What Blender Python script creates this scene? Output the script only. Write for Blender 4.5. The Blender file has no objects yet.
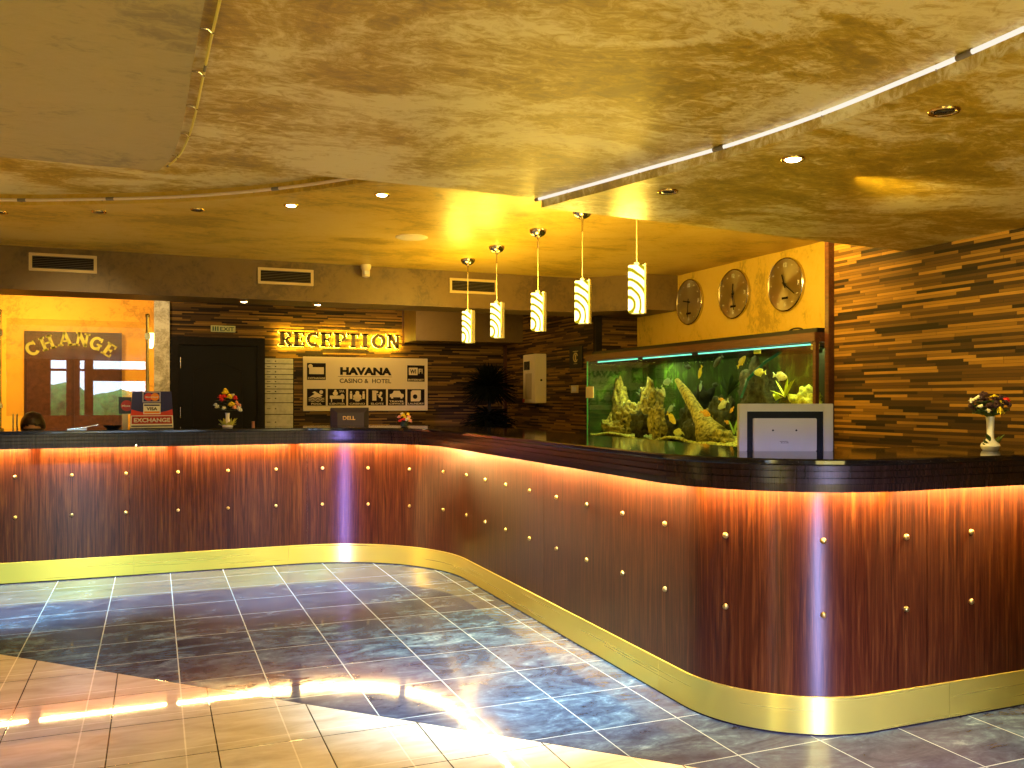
import bpy, bmesh, math, random
from math import sin, cos, pi, radians
from mathutils import Vector, Matrix, noise
random.seed(7)
SC = bpy.context.scene
COL = SC.collection

# ------------------------------------------------------------ camera
YAW = math.atan(357 / 884)
cam = bpy.data.cameras.new('camera'); camo = bpy.data.objects.new('camera', cam); COL.objects.link(camo)
camo.location = (0, 0, 1.35); camo.rotation_euler = (pi / 2, 0, -YAW)
cam.sensor_width = 36; cam.lens = 884 / 1024 * 36; cam.shift_y = 15 / 1024; cam.clip_start = .02
SC.camera = camo
# ------------------------------------------------------------ world, daylight, exposure
SC.cycles.transparent_max_bounces = 16
SC.view_settings.view_transform = 'Standard'; SC.view_settings.look = 'None'
SC.view_settings.exposure = 0.2; SC.view_settings.gamma = 1; SC.view_settings.use_curve_mapping = False
W = bpy.data.worlds.new('sky'); SC.world = W; W.use_nodes = True
W.node_tree.nodes['Background'].inputs[0].default_value = (.62, .80, 1, 1)
W.node_tree.nodes['Background'].inputs[1].default_value = 7.0

def light(kind, name, loc, energy, color, **k):
    l = bpy.data.lights.new(name, kind); l.energy = energy; l.color = color
    for a, b in k.items():
        if a not in ('to',): setattr(l, a, b)
    o = bpy.data.objects.new(name, l); COL.objects.link(o); o.location = loc
    if 'to' in k:
        d = Vector(k['to']) - Vector(loc); o.rotation_euler = d.to_track_quat('-Z', 'Y').to_euler()
    return o
WARM = (1, .62, .22)
AMB = (1, .80, .24)
# daylight entering through the glazing behind and to the left of the camera
light('AREA', 'daylight_door', (.66, -6.2, 1.55), 24, (.42, .44, 1), to=(2.46, 2.84, .12), shape='RECTANGLE', size=.46, size_y=.4, spread=radians(13))
light('AREA', 'daylight_side_window', (-4.6, -2.75, 1.45), 20, (.42, .30, 1), to=(1.43, 7.28, .15), shape='RECTANGLE', size=.40, size_y=.4, spread=radians(13))
# cool fill spots added below the ceiling to brighten the tiled floor
for x, y, e, tx, ty, a in ((1.25, 2.75, 1200, 1.55, 4.0, 54), (1.0, 5.5, 1000, .95, 6.7, 56), (-.7, 5.4, 1500, -.75, 6.95, 54), (.4, 1.9, 40, .2, 3.6, 70), (2.0, .8, 260, 2.7, 2.2, 58)):
    light('SPOT', 'floor_fill', (x, y, 2.19 if y < 3.5 else 2.45), e, (.34, .68, 1), to=(tx, ty, 0), spot_size=radians(a), spot_blend=1, shadow_soft_size=.12)
# unseen fills added for the ceilings and staff side; wall and alcove lamps inferred
light('SPOT', 'letter_fill', (-.45, 6.0, 2.45), 70, (1, .72, .30), to=(-.55, 7.5, 1.80), spot_size=radians(48), spot_blend=1, shadow_soft_size=.05)  # added spot without a fitting, brightens the gold CHANGE letters
light('AREA', 'ceiling_fill', (-1.2, -.6, .5), 34, AMB, to=(-.9, .4, 2.2), shape='DISK', size=1.2)  # upward fill lights, added to lift the front ceilings
light('AREA', 'ceiling_fill', (1.8, -.6, .5), 24, AMB, to=(2.0, .5, 2.2), shape='DISK', size=1.2)
light('AREA', 'ceiling_fill', (-3.2, 4.2, .6), 10, AMB, to=(-2.6, 4.6, 2.5), shape='DISK', size=.8)
light('AREA', 'clock_wall_lamp', (3.35, 4.3, 2.45), 34, (1, .66, .12), to=(4.6, 5.9, 2.3), shape='DISK', size=.3)
light('SPOT', 'wall_lamp', (2.5, 2.65, 2.17), 125, (1, .68, .15), to=(4.0, 3.05, 1.60), spot_size=radians(84), spot_blend=1, shadow_soft_size=.06)
light('AREA', 'alcove_lamp', (-1.2, 10.2, 2.6), 42, (1, .60, .11), to=(-1.2, 11.0, 1), shape='DISK', size=.5)
light('AREA', 'alcove_lamp', (-2.6, 10.6, 2.5), 24, (1, .60, .11), to=(-2.3, 11.2, 1), shape='DISK', size=.5)
light('AREA', 'back_ceiling_wash', (3.2, 6.9, .75), 19, (1, .66, .10), to=(2.5, 6.4, 2.5), shape='DISK', size=.5)
light('AREA', 'staff_area_fill', (-.35, 9.2, 2.5), 9, (1, .72, .36), to=(.1, 10.4, 1.9), shape='DISK', size=.3)  # fill added out of sight behind the beam to lift the pillar
light('AREA', 'staff_area_fill', (2.6, 9.0, 2.1), 9, (1, .62, .2), to=(2.6, 10.4, 1.5), shape='DISK', size=.4)

# ------------------------------------------------------------ materials
MATS = {}
def nt(name):
    m = bpy.data.materials.new(name); m.use_nodes = True; t = m.node_tree
    b = t.nodes['Principled BSDF']
    return m, t, b
def mat(name, col, rough=.5, metal=0, emit=None, es=0, coat=0, spec=None, var=.0, vscale=30, bump=0):
    if name in MATS: return MATS[name]
    m, t, b = nt(name)
    b.inputs['Base Color'].default_value = (*col, 1); b.inputs['Roughness'].default_value = rough
    b.inputs['Metallic'].default_value = metal; b.inputs['Coat Weight'].default_value = coat
    if spec is not None: b.inputs['Specular IOR Level'].default_value = spec
    if emit: b.inputs['Emission Color'].default_value = (*emit, 1); b.inputs['Emission Strength'].default_value = es
    if var or bump:
        tc = t.nodes.new('ShaderNodeTexCoord'); n = t.nodes.new('ShaderNodeTexNoise'); n.inputs['Scale'].default_value = vscale; n.inputs['Detail'].default_value = 4
        t.links.new(tc.outputs['Object'], n.inputs['Vector'])
        if var:
            r = t.nodes.new('ShaderNodeValToRGB'); r.color_ramp.elements[0].position = .3; r.color_ramp.elements[1].position = .7
            r.color_ramp.elements[0].color = (*[c * (1 - var) for c in col], 1); r.color_ramp.elements[1].color = (*[min(1, c * (1 + var)) for c in col], 1)
            t.links.new(n.outputs['Fac'], r.inputs['Fac']); t.links.new(r.outputs['Color'], b.inputs['Base Color'])
        if bump:
            bp = t.nodes.new('ShaderNodeBump'); bp.inputs['Strength'].default_value = bump; bp.inputs['Distance'].default_value = .01
            t.links.new(n.outputs['Fac'], bp.inputs['Height']); t.links.new(bp.outputs['Normal'], b.inputs['Normal'])
    MATS[name] = m; return m
class NB:
    def __init__(s, t): s.t = t
    def __call__(s, typ, **kw):
        n = s.t.nodes.new('ShaderNode' + typ)
        for k, v in kw.items():
            if k.startswith('_'): setattr(n, k[1:], v)
        return n
    def math(s, op, a, b=None, c=None):
        n = s.t.nodes.new('ShaderNodeMath'); n.operation = op
        for i, v in enumerate((a, b, c)):
            if v is None: continue
            if isinstance(v, (int, float)): n.inputs[i].default_value = v
            else: s.t.links.new(v, n.inputs[i])
        return n.outputs[0]
    def link(s, a, b): s.t.links.new(a, b)
    def ramp(s, fac, stops, const=False):
        r = s.t.nodes.new('ShaderNodeValToRGB'); cr = r.color_ramp
        if const: cr.interpolation = 'CONSTANT'
        while len(cr.elements) < len(stops): cr.elements.new(.5)
        for e, (p, c) in zip(cr.elements, stops): e.position = p; e.color = (*c, 1)
        s.link(fac, r.inputs['Fac']); return r.outputs['Color']
    def noise(s, vec, scale, detail=5, rough=.55, dist=0):
        n = s.t.nodes.new('ShaderNodeTexNoise'); n.inputs['Scale'].default_value = scale; n.inputs['Detail'].default_value = detail
        n.inputs['Roughness'].default_value = rough; n.inputs['Distortion'].default_value = dist
        s.link(vec, n.inputs['Vector']); return n.outputs['Fac']
    def mapping(s, vec, scale=(1, 1, 1), rot=(0, 0, 0), loc=(0, 0, 0)):
        n = s.t.nodes.new('ShaderNodeMapping'); n.inputs['Scale'].default_value = scale; n.inputs['Rotation'].default_value = rot; n.inputs['Location'].default_value = loc
        s.link(vec, n.inputs['Vector']); return n.outputs['Vector']
    def mix(s, f, a, b):
        n = s.t.nodes.new('ShaderNodeMix'); n.data_type = 'RGBA'
        for i, v in ((0, f), (6, a), (7, b)):
            if isinstance(v, (int, float)): n.inputs[i].default_value = v
            elif isinstance(v, tuple): n.inputs[i].default_value = (*v, 1)
            else: s.link(v, n.inputs[i])
        return n.outputs[2]
    def bump(s, h, bsdf, strength=.3, dist=.01):
        n = s.t.nodes.new('ShaderNodeBump'); n.inputs['Strength'].default_value = strength; n.inputs['Distance'].default_value = dist
        s.link(h, n.inputs['Height']); s.link(n.outputs['Normal'], bsdf.inputs['Normal'])

def plaster(name, base, patch, amount=.55, rough=.45, scale=1.6):
    m, t, b = nt(name); B = NB(t); g = B('NewGeometry').outputs['Position']
    st = B.mapping(g, (1, 1.6, 1), (0, 0, .5))
    big = B.noise(st, scale, 9, .72, .8); fine = B.noise(st, scale * 8, 7, .75, 1.2); med = B.noise(B.mapping(g, (1, 1, 1), (0, 0, 0), (3, 7, 2)), scale * .6, 3)
    f = B.math('ADD', B.math('MULTIPLY', big, .62), B.math('MULTIPLY', fine, .38))
    f = B.math('ADD', f, B.math('MULTIPLY', B.math('SUBTRACT', med, .5), .35))
    c = B.ramp(f, [(.40, tuple(x * .62 for x in base)), (.475, base), (.515, tuple(x * (1 - amount * .5) + y * amount * .5 for x, y in zip(base, patch))), (.56, tuple(x * (1 - amount) + y * amount for x, y in zip(base, patch)))])
    B.link(c, b.inputs['Base Color']); b.inputs['Roughness'].default_value = rough
    b.inputs['Specular IOR Level'].default_value = .6
    B.bump(fine, b, .25, .006); return m
M_CEIL = plaster('stucco_gold', (.48, .31, .012), (.78, .67, .28), .9, .42)
M_CEIL2 = plaster('stucco_gold_back', (.62, .40, .035), (.72, .52, .14), .5, .38, 2.2)
M_CEILL = plaster('stucco_khaki', (.43, .34, .10), (.48, .38, .13), .5, .5)
M_BEAM = plaster('stucco_brown', (.16, .092, .018), (.19, .112, .024), .5, .5)
M_CLOCKW = plaster('stucco_yellow', (.72, .47, .045), (.78, .54, .09), .5, .5)
M_ORANGE = plaster('orange_paint', (.90, .44, .035), (.92, .48, .05), .4, .6)
M_MARBLE = plaster('grey_plaster', (.50, .42, .26), (.80, .74, .56), .9, .5, 5)
M_DARKW = plaster('plain_wall', (.30, .20, .09), (.34, .24, .12), .5, .7)

def strips(name, axis, pal, rowh=.0172, ln=.36, rough=.55):
    m, t, b = nt(name); B = NB(t); g = B('NewGeometry').outputs['Position']
    sx = B('SeparateXYZ'); B.link(g, sx.inputs[0])
    u = sx.outputs[axis]; v = sx.outputs[2]
    # rows of uneven height: warp v with a low noise per coarse band
    r = B.math('FLOOR', B.math('DIVIDE', v, rowh))
    wn = B('TexWhiteNoise', _noise_dimensions='1D'); B.link(r, wn.inputs['W'])
    off = B.math('MULTIPLY', wn.outputs['Value'], 7.3)
    wl = B('TexWhiteNoise', _noise_dimensions='1D'); B.link(B.math('ADD', r, 71.7), wl.inputs['W'])
    L = B.math('ADD', B.math('MULTIPLY', wl.outputs['Value'], ln), ln * .55)
    cu = B.math('DIVIDE', B.math('ADD', u, off), L)
    cell = B.math('FLOOR', cu)
    cx = B('CombineXYZ'); B.link(cell, cx.inputs[0]); B.link(r, cx.inputs[1])
    wc = B('TexWhiteNoise', _noise_dimensions='2D'); B.link(cx.outputs[0], wc.inputs['Vector'])
    n = len(pal); c = B.ramp(wc.outputs['Value'], [(i / n, p) for i, p in enumerate(pal)], True)
    gr = B.noise(B.mapping(g, (6, 6, 160)), 1, 3)
    c2 = B.mix(B.math('MULTIPLY', gr, .55), c, (.02, .012, .005))
    fv = B.math('FRACT', B.math('DIVIDE', v, rowh)); fu = B.math('FRACT', cu)
    edge = B.math('MAXIMUM', B.math('LESS_THAN', fv, .10), B.math('LESS_THAN', B.math('MULTIPLY', fu, L), .0025))
    c3 = B.mix(B.math('MULTIPLY', edge, .75), c2, (.01, .006, .003))
    B.link(c3, b.inputs['Base Color']); b.inputs['Roughness'].default_value = rough; b.inputs['Specular IOR Level'].default_value = .18
    h = B.math('SUBTRACT', wc.outputs['Value'], B.math('MULTIPLY', edge, 1.0))
    B.bump(h, b, .5, .006); return m
PAL = [(.014, .007, .003), (.11, .052, .010), (.30, .155, .024), (.15, .075, .014), (.030, .015, .005), (.42, .215, .032), (.22, .110, .017), (.050, .024, .008), (.32, .160, .022), (.085, .040, .010)]
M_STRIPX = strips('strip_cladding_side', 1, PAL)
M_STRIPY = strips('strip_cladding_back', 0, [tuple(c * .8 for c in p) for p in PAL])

def floor_mat():
    m, t, b = nt('floor_tiles'); B = NB(t); g = B('NewGeometry').outputs['Position']
    s = B('SeparateXYZ'); B.link(g, s.inputs[0]); x, y = s.outputs[0], s.outputs[1]
    def grid(x0, dx, y0, dy, w):
        gx = B.math('DIVIDE', B.math('SUBTRACT', x, x0), dx); gy = B.math('DIVIDE', B.math('SUBTRACT', y, y0), dy)
        ax = B.math('MULTIPLY', B.math('ABSOLUTE', B.math('SUBTRACT', B.math('FRACT', B.math('ADD', gx, .5)), .5)), dx)
        ay = B.math('MULTIPLY', B.math('ABSOLUTE', B.math('SUBTRACT', B.math('FRACT', B.math('ADD', gy, .5)), .5)), dy)
        e = B.math('LESS_THAN', B.math('MINIMUM', ax, ay), w)
        cc = B('CombineXYZ'); B.link(B.math('FLOOR', gx), cc.inputs[0]); B.link(B.math('FLOOR', gy), cc.inputs[1])
        wn = B('TexWhiteNoise', _noise_dimensions='2D'); B.link(cc.outputs[0], wn.inputs['Vector'])
        return e, wn
    eD, wD = grid(.110, .388, 5.77, .4265, .0027)
    eC, wC = grid(-.170, .3945, 4.811, .4155, .0026)
    va = B('VectorMath', _operation='SCALE'); B.link(wD.outputs['Color'], va.inputs[0]); va.inputs['Scale'].default_value = 9
    vb = B('VectorMath', _operation='ADD'); B.link(g, vb.inputs[0]); B.link(va.outputs[0], vb.inputs[1])
    n1 = B.noise(B.mapping(vb.outputs[0], (1, 2.2, 1)), 3.2, 8, .68, 1.2); n2 = B.noise(g, 1.1, 2)
    n3 = B.noise(vb.outputs[0], 14, 6, .7, 1)
    slate = B.ramp(B.math('ADD', B.math('MULTIPLY', n1, .7), B.math('MULTIPLY', n3, .3)), [(.38, (.010, .018, .036)), (.46, (.028, .050, .088)), (.53, (.050, .092, .14)), (.59, (.10, .17, .23)), (.66, (.26, .39, .46))])
    slate = B.mix(B.ramp(B.noise(B.mapping(g, (1, 1, 1), (0, 0, 0), (2.2, 5, 0)), .55, 2), [(.42, (.75,) * 3), (.58, (0, 0, 0))]), slate, B.mix(n1, (.008, .006, .012), (.11, .085, .11)))
    slate = B.mix(B.math('MULTIPLY', wD.outputs['Value'], .35), B.mix(B.math('GREATER_THAN', n2, 2), slate, slate), (.075, .060, .085))
    dark = B.mix(eD, slate, (.24, .29, .30))
    cn = B.noise(B.mapping(g, (1, 3, 1), (0, 0, .3)), 4, 6, .6, .5)
    cream = B.ramp(cn, [(.35, (.50, .42, .31)), (.55, (.62, .54, .42)), (.7, (.70, .63, .50))])
    cream = B.mix(B.math('MULTIPLY', wC.outputs['Value'], .25), cream, (.48, .40, .27))
    creamc = B.mix(eC, cream, (.06, .045, .025))
    sm = B.math('ADD', x, y)
    isd = B.math('GREATER_THAN', sm, 4.59)
    col = B.mix(isd, creamc, dark)
    seam = B.math('LESS_THAN', B.math('ABSOLUTE', B.math('SUBTRACT', sm, 4.59)), .0035)
    col = B.mix(seam, col, (.05, .04, .03))
    B.link(col, b.inputs['Base Color'])
    rr = B.ramp(B.math('ADD', B.math('MULTIPLY', n1, .5), B.math('MULTIPLY', n3, .5)), [(.35, (.04,) * 3), (.65, (.09,) * 3)])
    rd = B.mix(isd, (.03, .03, .03), rr)
    rd = B.mix(eD, rd, (.4, .4, .4))
    B.link(rd, b.inputs['Roughness'])
    B.link(B.math('MULTIPLY_ADD', isd, -.36, .5), b.inputs['Specular IOR Level'])
    h = B.math('SUBTRACT', B.math('MULTIPLY', B.math('MULTIPLY', n1, .35), isd), B.math('MAXIMUM', B.math('MULTIPLY', eD, isd), B.math('MULTIPLY', eC, B.math('SUBTRACT', 1, isd))))
    B.bump(h, b, .06, .003); return m
M_FLOOR = floor_mat()

def wood_uv(name, c0, c1, c2, rough=.25, coat=.4, sx=30, sy=1.0, uv=True):
    m, t, b = nt(name); B = NB(t)
    tc = B('TexCoord'); v = tc.outputs['UV' if uv else 'Object']
    v1 = B.mapping(v, (sx, sy, sx)); n1 = B.noise(v1, 2.2, 8, .62, .8); n2 = B.noise(B.mapping(v, (sx * 9, sy * 3, sx * 9)), 2, 3)
    f = B.math('ADD', B.math('MULTIPLY', n1, .7), B.math('MULTIPLY', n2, .3))
    c = B.ramp(f, [(.34, c0), (.5, c1), (.66, c2)])
    B.link(c, b.inputs['Base Color']); b.inputs['Roughness'].default_value = rough; b.inputs['Coat Weight'].default_value = coat; b.inputs['Coat Roughness'].default_value = .22; b.inputs['Specular IOR Level'].default_value = .35
    return m
M_MAHOG = wood_uv('mahogany_veneer', (.009, .0011, .0007), (.036, .0068, .0016), (.088, .025, .0045), .30, 0)
def aniso(m, rot, amt):
    t = m.node_tree; b = t.nodes['Principled BSDF']; tg = t.nodes.new('ShaderNodeTangent'); tg.direction_type = 'UV_MAP'
    t.links.new(tg.outputs[0], b.inputs['Tangent']); b.inputs['Anisotropic'].default_value = amt; b.inputs['Anisotropic Rotation'].default_value = rot
aniso(M_MAHOG, .25, .85); M_MAHOG.node_tree.nodes['Principled BSDF'].inputs['Specular IOR Level'].default_value = .20
M_DKWOOD = wood_uv('dark_moulding', (.010, .005, .004), (.020, .009, .006), (.035, .016, .010), .25, .1)
M_DKWOOD.node_tree.nodes['Principled BSDF'].inputs['Specular IOR Level'].default_value = .25
M_POST = wood_uv('reddish_wood', (.035, .010, .004), (.065, .020, .008), (.10, .033, .012), .4, .2, 30, 2, False)
M_BROWNW = wood_uv('brown_wood_board', (.05, .015, .006), (.09, .028, .010), (.13, .042, .016), .45, .1, 8, 1, False)
M_DOOR = wood_uv('espresso_wood', (.006, .004, .003), (.010, .007, .005), (.016, .011, .008), .5, 0, 20, 1, False)
M_DOOR.node_tree.nodes['Principled BSDF'].inputs['Specular IOR Level'].default_value = .12
def granite():
    m, t, b = nt('black_granite'); B = NB(t); g = B('NewGeometry').outputs['Position']
    n = B.noise(g, 160, 3, .6); c = B.ramp(n, [(.55, (.006, .005, .005)), (.68, (.03, .026, .022)), (.74, (.20, .17, .13))])
    B.link(c, b.inputs['Base Color']); b.inputs['Roughness'].default_value = .06; b.inputs['Specular IOR Level'].default_value = .7; return m
M_GRAN = granite()
def brushed(name, col, rough=.3, scale=(1, 300)):
    m, t, b = nt(name); B = NB(t); tc = B('TexCoord')
    n = B.noise(B.mapping(tc.outputs['UV'], (.6, 40, 1)), 1, 3)
    b.inputs['Base Color'].default_value = (*col, 1); b.inputs['Metallic'].default_value = .70
    r = B.math('ADD', B.math('MULTIPLY', n, .05), rough - .025); B.link(r, b.inputs['Roughness'])
    b.inputs['Anisotropic'].default_value = .3
    return m
M_KICK = brushed('brushed_brass', (.60, .48, .07), .28)
aniso(M_KICK, .25, .8)
M_BRASS = mat('polished_brass', (.78, .56, .20), .22, 1)
M_OLDBR = mat('aged_brass', (.48, .36, .13), .3, 1)
M_STEEL = mat('brushed_steel', (.62, .58, .50), .25, 1)
M_CHROME = mat('satin_nickel', (.55, .48, .36), .2, 1)
M_BLACK = mat('black_plastic', (.008, .007, .007), .4, spec=.25)
M_WHITE = mat('white_plastic', (.78, .78, .76), .35)
M_CREAM = mat('cream_paint', (.74, .62, .38), .45)
M_PAPER = mat('paper_white', (.80, .78, .70), .6)
M_NAVY = mat('navy_print', (.012, .014, .12), .4)
M_RED = mat('red_print', (.60, .03, .015), .4)
M_REDD = mat('deep_red_print', (.40, .012, .014), .4)
M_ORPR = mat('orange_print', (.85, .25, .02), .4)
M_INK = mat('black_ink', (.009, .006, .006), .6, spec=.12)
M_INKB = mat('brown_black_tile', (.011, .006, .005), .6, spec=.12)
M_BOARD = mat('cream_sign_board', (.70, .56, .33), .5)
M_GREENL = mat('leaf_green', (.05, .13, .02), .5, var=.5, vscale=60)
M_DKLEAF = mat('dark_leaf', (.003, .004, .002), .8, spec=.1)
M_YEL = mat('yellow_petals', (.90, .66, .02), .6, var=.2, vscale=90)
M_REDP = mat('red_petals', (.65, .015, .015), .6, var=.3, vscale=90)
M_WHP = mat('white_petals', (.80, .78, .62), .6)
M_DKP = mat('dark_petals', (.035, .010, .018), .6)
M_PINKP = mat('salmon_petals', (.80, .35, .20), .6)
M_PORC = mat('white_porcelain', (.80, .78, .76), .15, coat=.5)
M_LETTER = mat('bronze_letters', (.24, .16, .03), .5, .2)
M_GOLDL = mat('gold_letters', (.95, .78, .10), .6)
M_GRILL = mat('vent_frame_cream', (.62, .46, .20), .45)
M_SKIN = mat('skin', (.62, .33, .17), .5)
M_HAIR = mat('dark_hair', (.035, .016, .006), .45, var=.6, vscale=120)
M_SHIRT = mat('white_shirt', (.60, .58, .54), .7)

def emis(name, col, s):
    m = bpy.data.materials.new(name); m.use_nodes = True; t = m.node_tree; t.nodes.remove(t.nodes['Principled BSDF'])
    e = t.nodes.new('ShaderNodeEmission'); e.inputs[0].default_value = (*col, 1); e.inputs[1].default_value = s
    t.links.new(e.outputs[0], t.nodes['Material Output'].inputs[0]); return m
M_LED = emis('warm_led', (1, .66, .22), 500)
M_LAMPON = emis('lamp_bulb', (1, .80, .40), 30)
M_HALO = emis('letter_backlight', (1, .66, .04), 75)
M_TANKL = emis('tank_tube', (.22, 1, .62), 1.3)
M_SCONCE = emis('sconce_glass', (1, .72, .30), 6)
def glass(name, tint=(1, 1, 1), refl=1.0, rough=.0, fac=None):
    m = bpy.data.materials.new(name); m.use_nodes = True; t = m.node_tree; t.nodes.remove(t.nodes['Principled BSDF'])
    tr = t.nodes.new('ShaderNodeBsdfTransparent'); tr.inputs[0].default_value = (*tint, 1)
    gl = t.nodes.new('ShaderNodeBsdfGlossy'); gl.inputs['Roughness'].default_value = rough; gl.inputs[0].default_value = (refl,) * 3 + (1,)
    mx = t.nodes.new('ShaderNodeMixShader')
    if fac is None:
        f = t.nodes.new('ShaderNodeLayerWeight'); p = t.nodes.new('ShaderNodeMath'); p.operation = 'POWER'; p.inputs[1].default_value = 5; t.links.new(f.outputs['Facing'], p.inputs[0])
        q = t.nodes.new('ShaderNodeMath'); q.operation = 'MULTIPLY_ADD'; q.inputs[1].default_value = .5; q.inputs[2].default_value = .015; t.links.new(p.outputs[0], q.inputs[0]); t.links.new(q.outputs[0], mx.inputs[0])
    else: mx.inputs[0].default_value = fac
    t.links.new(tr.outputs[0], mx.inputs[1]); t.links.new(gl.outputs[0], mx.inputs[2])
    t.links.new(mx.outputs[0], t.nodes['Material Output'].inputs[0]); return m
M_GLASS = glass('clear_glass')
M_PANE = glass('screen_glass', (.95, .95, .95), 1, 0, .10)
M_WATER = glass('tank_water', (.86, .95, .72), .3)
M_GEDGE = mat('green_glass_edge', (.10, .50, .22), .2, emit=None)
def shade_mat():
    m = bpy.data.materials.new('lamp_shade_glass'); m.use_nodes = True; t = m.node_tree; t.nodes.remove(t.nodes['Principled BSDF'])
    B = NB(t); tc = B('TexCoord')
    v = B.mapping(tc.outputs['Object'], (9, 9, 6), (0, 0, 0), (.35, .1, .55))
    w = B('TexWave', _wave_type='RINGS', _rings_direction='SPHERICAL'); w.inputs['Scale'].default_value = 1.1; w.inputs['Distortion'].default_value = 3.2; w.inputs['Detail'].default_value = 1
    B.link(v, w.inputs['Vector'])
    c = B.ramp(w.outputs['Fac'], [(.22, (.10, .08, .002)), (.42, (1, .74, .22))])
    e = B('Emission'); B.link(c, e.inputs[0]); e.inputs[1].default_value = 5
    B.link(e.outputs[0], t.nodes['Material Output'].inputs[0]); return m
M_SHADE = shade_mat()

# ------------------------------------------------------------ geometry helpers
class MB:
    def __init__(s): s.bm = bmesh.new(); s.uv = None
    def box(s, x0, x1, y0, y1, z0, z1, bev=0):
        r = bmesh.ops.create_cube(s.bm, size=1)
        bmesh.ops.scale(s.bm, vec=(abs(x1 - x0), abs(y1 - y0), abs(z1 - z0)), verts=r['verts'])
        bmesh.ops.translate(s.bm, vec=((x0 + x1) / 2, (y0 + y1) / 2, (z0 + z1) / 2), verts=r['verts'])
        if bev:
            es = list({e for v in r['verts'] for e in v.link_edges})
            bmesh.ops.bevel(s.bm, geom=es, offset=bev, segments=2, affect='EDGES')
        return s
    def cyl(s, a, b, r0, r1=None, n=16, caps=True):
        a, b = Vector(a), Vector(b); d = b - a; r1 = r0 if r1 is None else r1
        q = d.to_track_quat('Z', 'Y').to_matrix().to_4x4()
        bmesh.ops.create_cone(s.bm, cap_ends=caps, segments=n, radius1=r0, radius2=r1, depth=d.length, matrix=Matrix.Translation((a + b) / 2) @ q)
        return s
    def ball(s, c, r, sc=(1, 1, 1), n=12, rot=None):
        m = Matrix.Translation(c) @ (rot.to_4x4() if rot else Matrix()) @ Matrix.Diagonal((*sc, 1))
        bmesh.ops.create_uvsphere(s.bm, u_segments=n, v_segments=max(6, n * 2 // 3), radius=r, matrix=m); return s
    def tube(s, pts, r, n=8):
        pts = [Vector(p) for p in pts]; rings = []
        for i, p in enumerate(pts):
            d = (pts[min(i + 1, len(pts) - 1)] - pts[max(i - 1, 0)]).normalized()
            up = Vector((0, 0, 1)) if abs(d.z) < .9 else Vector((1, 0, 0))
            a = d.cross(up).normalized(); b = d.cross(a)
            rr = r[i] if isinstance(r, (list, tuple)) else r
            rings.append([s.bm.verts.new(p + a * cos(2 * pi * k / n) * rr + b * sin(2 * pi * k / n) * rr) for k in range(n)])
        for u, v in zip(rings, rings[1:]):
            for k in range(n): s.bm.faces.new((u[k], u[(k + 1) % n], v[(k + 1) % n], v[k]))
        s.bm.faces.new(rings[0][::-1]); s.bm.faces.new(rings[-1]); return s
    def prism(s, poly, z0, z1):   # poly in XY
        a = [s.bm.verts.new((x, y, z0)) for x, y in poly]; b = [s.bm.verts.new((x, y, z1)) for x, y in poly]
        s.bm.faces.new(a[::-1]); s.bm.faces.new(b); n = len(poly)
        for i in range(n): s.bm.faces.new((a[i], a[(i + 1) % n], b[(i + 1) % n], b[i]))
        return s
    def plate(s, poly, y0, y1):   # poly in XZ, extruded along Y
        a = [s.bm.verts.new((x, y0, z)) for x, z in poly]; b = [s.bm.verts.new((x, y1, z)) for x, z in poly]
        s.bm.faces.new(a); s.bm.faces.new(b[::-1]); n = len(poly)
        for i in range(n): s.bm.faces.new((a[i], b[i], b[(i + 1) % n], a[(i + 1) % n]))
        return s
    def lathe(s, prof, c=(0, 0, 0), n=24):
        rings = []
        for r, z in prof:
            rings.append([s.bm.verts.new((c[0] + r * cos(2 * pi * k / n), c[1] + r * sin(2 * pi * k / n), c[2] + z)) for k in range(n)])
        for u, v in zip(rings, rings[1:]):
            for k in range(n): s.bm.faces.new((u[k], u[(k + 1) % n], v[(k + 1) % n], v[k]))
        s.bm.faces.new(rings[0][::-1]); s.bm.faces.new(rings[-1]); return s
    def blade(s, a, b, w, droop=0, n=4):
        a, b = Vector(a), Vector(b); d = b - a; side = d.cross(Vector((0, 0, 1)))
        side = side.normalized() if side.length > 1e-4 else Vector((1, 0, 0))
        L = []; R = []; U = []
        for i in range(n + 1):
            f = i / n; p = a + d * f - Vector((0, 0, droop * f * f)); ww = w * sin(pi * (.15 + .85 * f)) if i < n else 0
            L.append(s.bm.verts.new(p - side * ww)); R.append(s.bm.verts.new(p + side * ww)); U.append(s.bm.verts.new(p + Vector((0, 0, -w * .35))))
        for i in range(n):
            s.bm.faces.new((L[i], U[i], U[i + 1], L[i + 1])); s.bm.faces.new((U[i], R[i], R[i + 1], U[i + 1]))
            s.bm.faces.new((L[i], L[i + 1], R[i + 1], R[i]))
        return s
    def build(s, name, m, parent=None, smooth=False, loc=None, recalc=True):
        if recalc: bmesh.ops.recalc_face_normals(s.bm, faces=s.bm.faces)
        me = bpy.data.meshes.new(name); s.bm.to_mesh(me); s.bm.free()
        if smooth is not False:
            me.polygons.foreach_set('use_smooth', [True] * len(me.polygons))
            ang = 40 if smooth is True else smooth
            bmt = bmesh.new(); bmt.from_mesh(me)
            for e in bmt.edges:
                e.smooth = len(e.link_faces) == 2 and e.calc_face_angle(0) < radians(ang)
            bmt.to_mesh(me); bmt.free()
        if m: me.materials.append(m)
        o = bpy.data.objects.new(name, me); COL.objects.link(o)
        if parent: o.parent = parent
        if loc: o.location = loc
        return o
def tag(o, label=None, cat=None, group=None, kind=None):
    if label: o['label'] = label
    if cat: o['category'] = cat
    if group: o['group'] = group
    if kind: o['kind'] = kind
    return o
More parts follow.
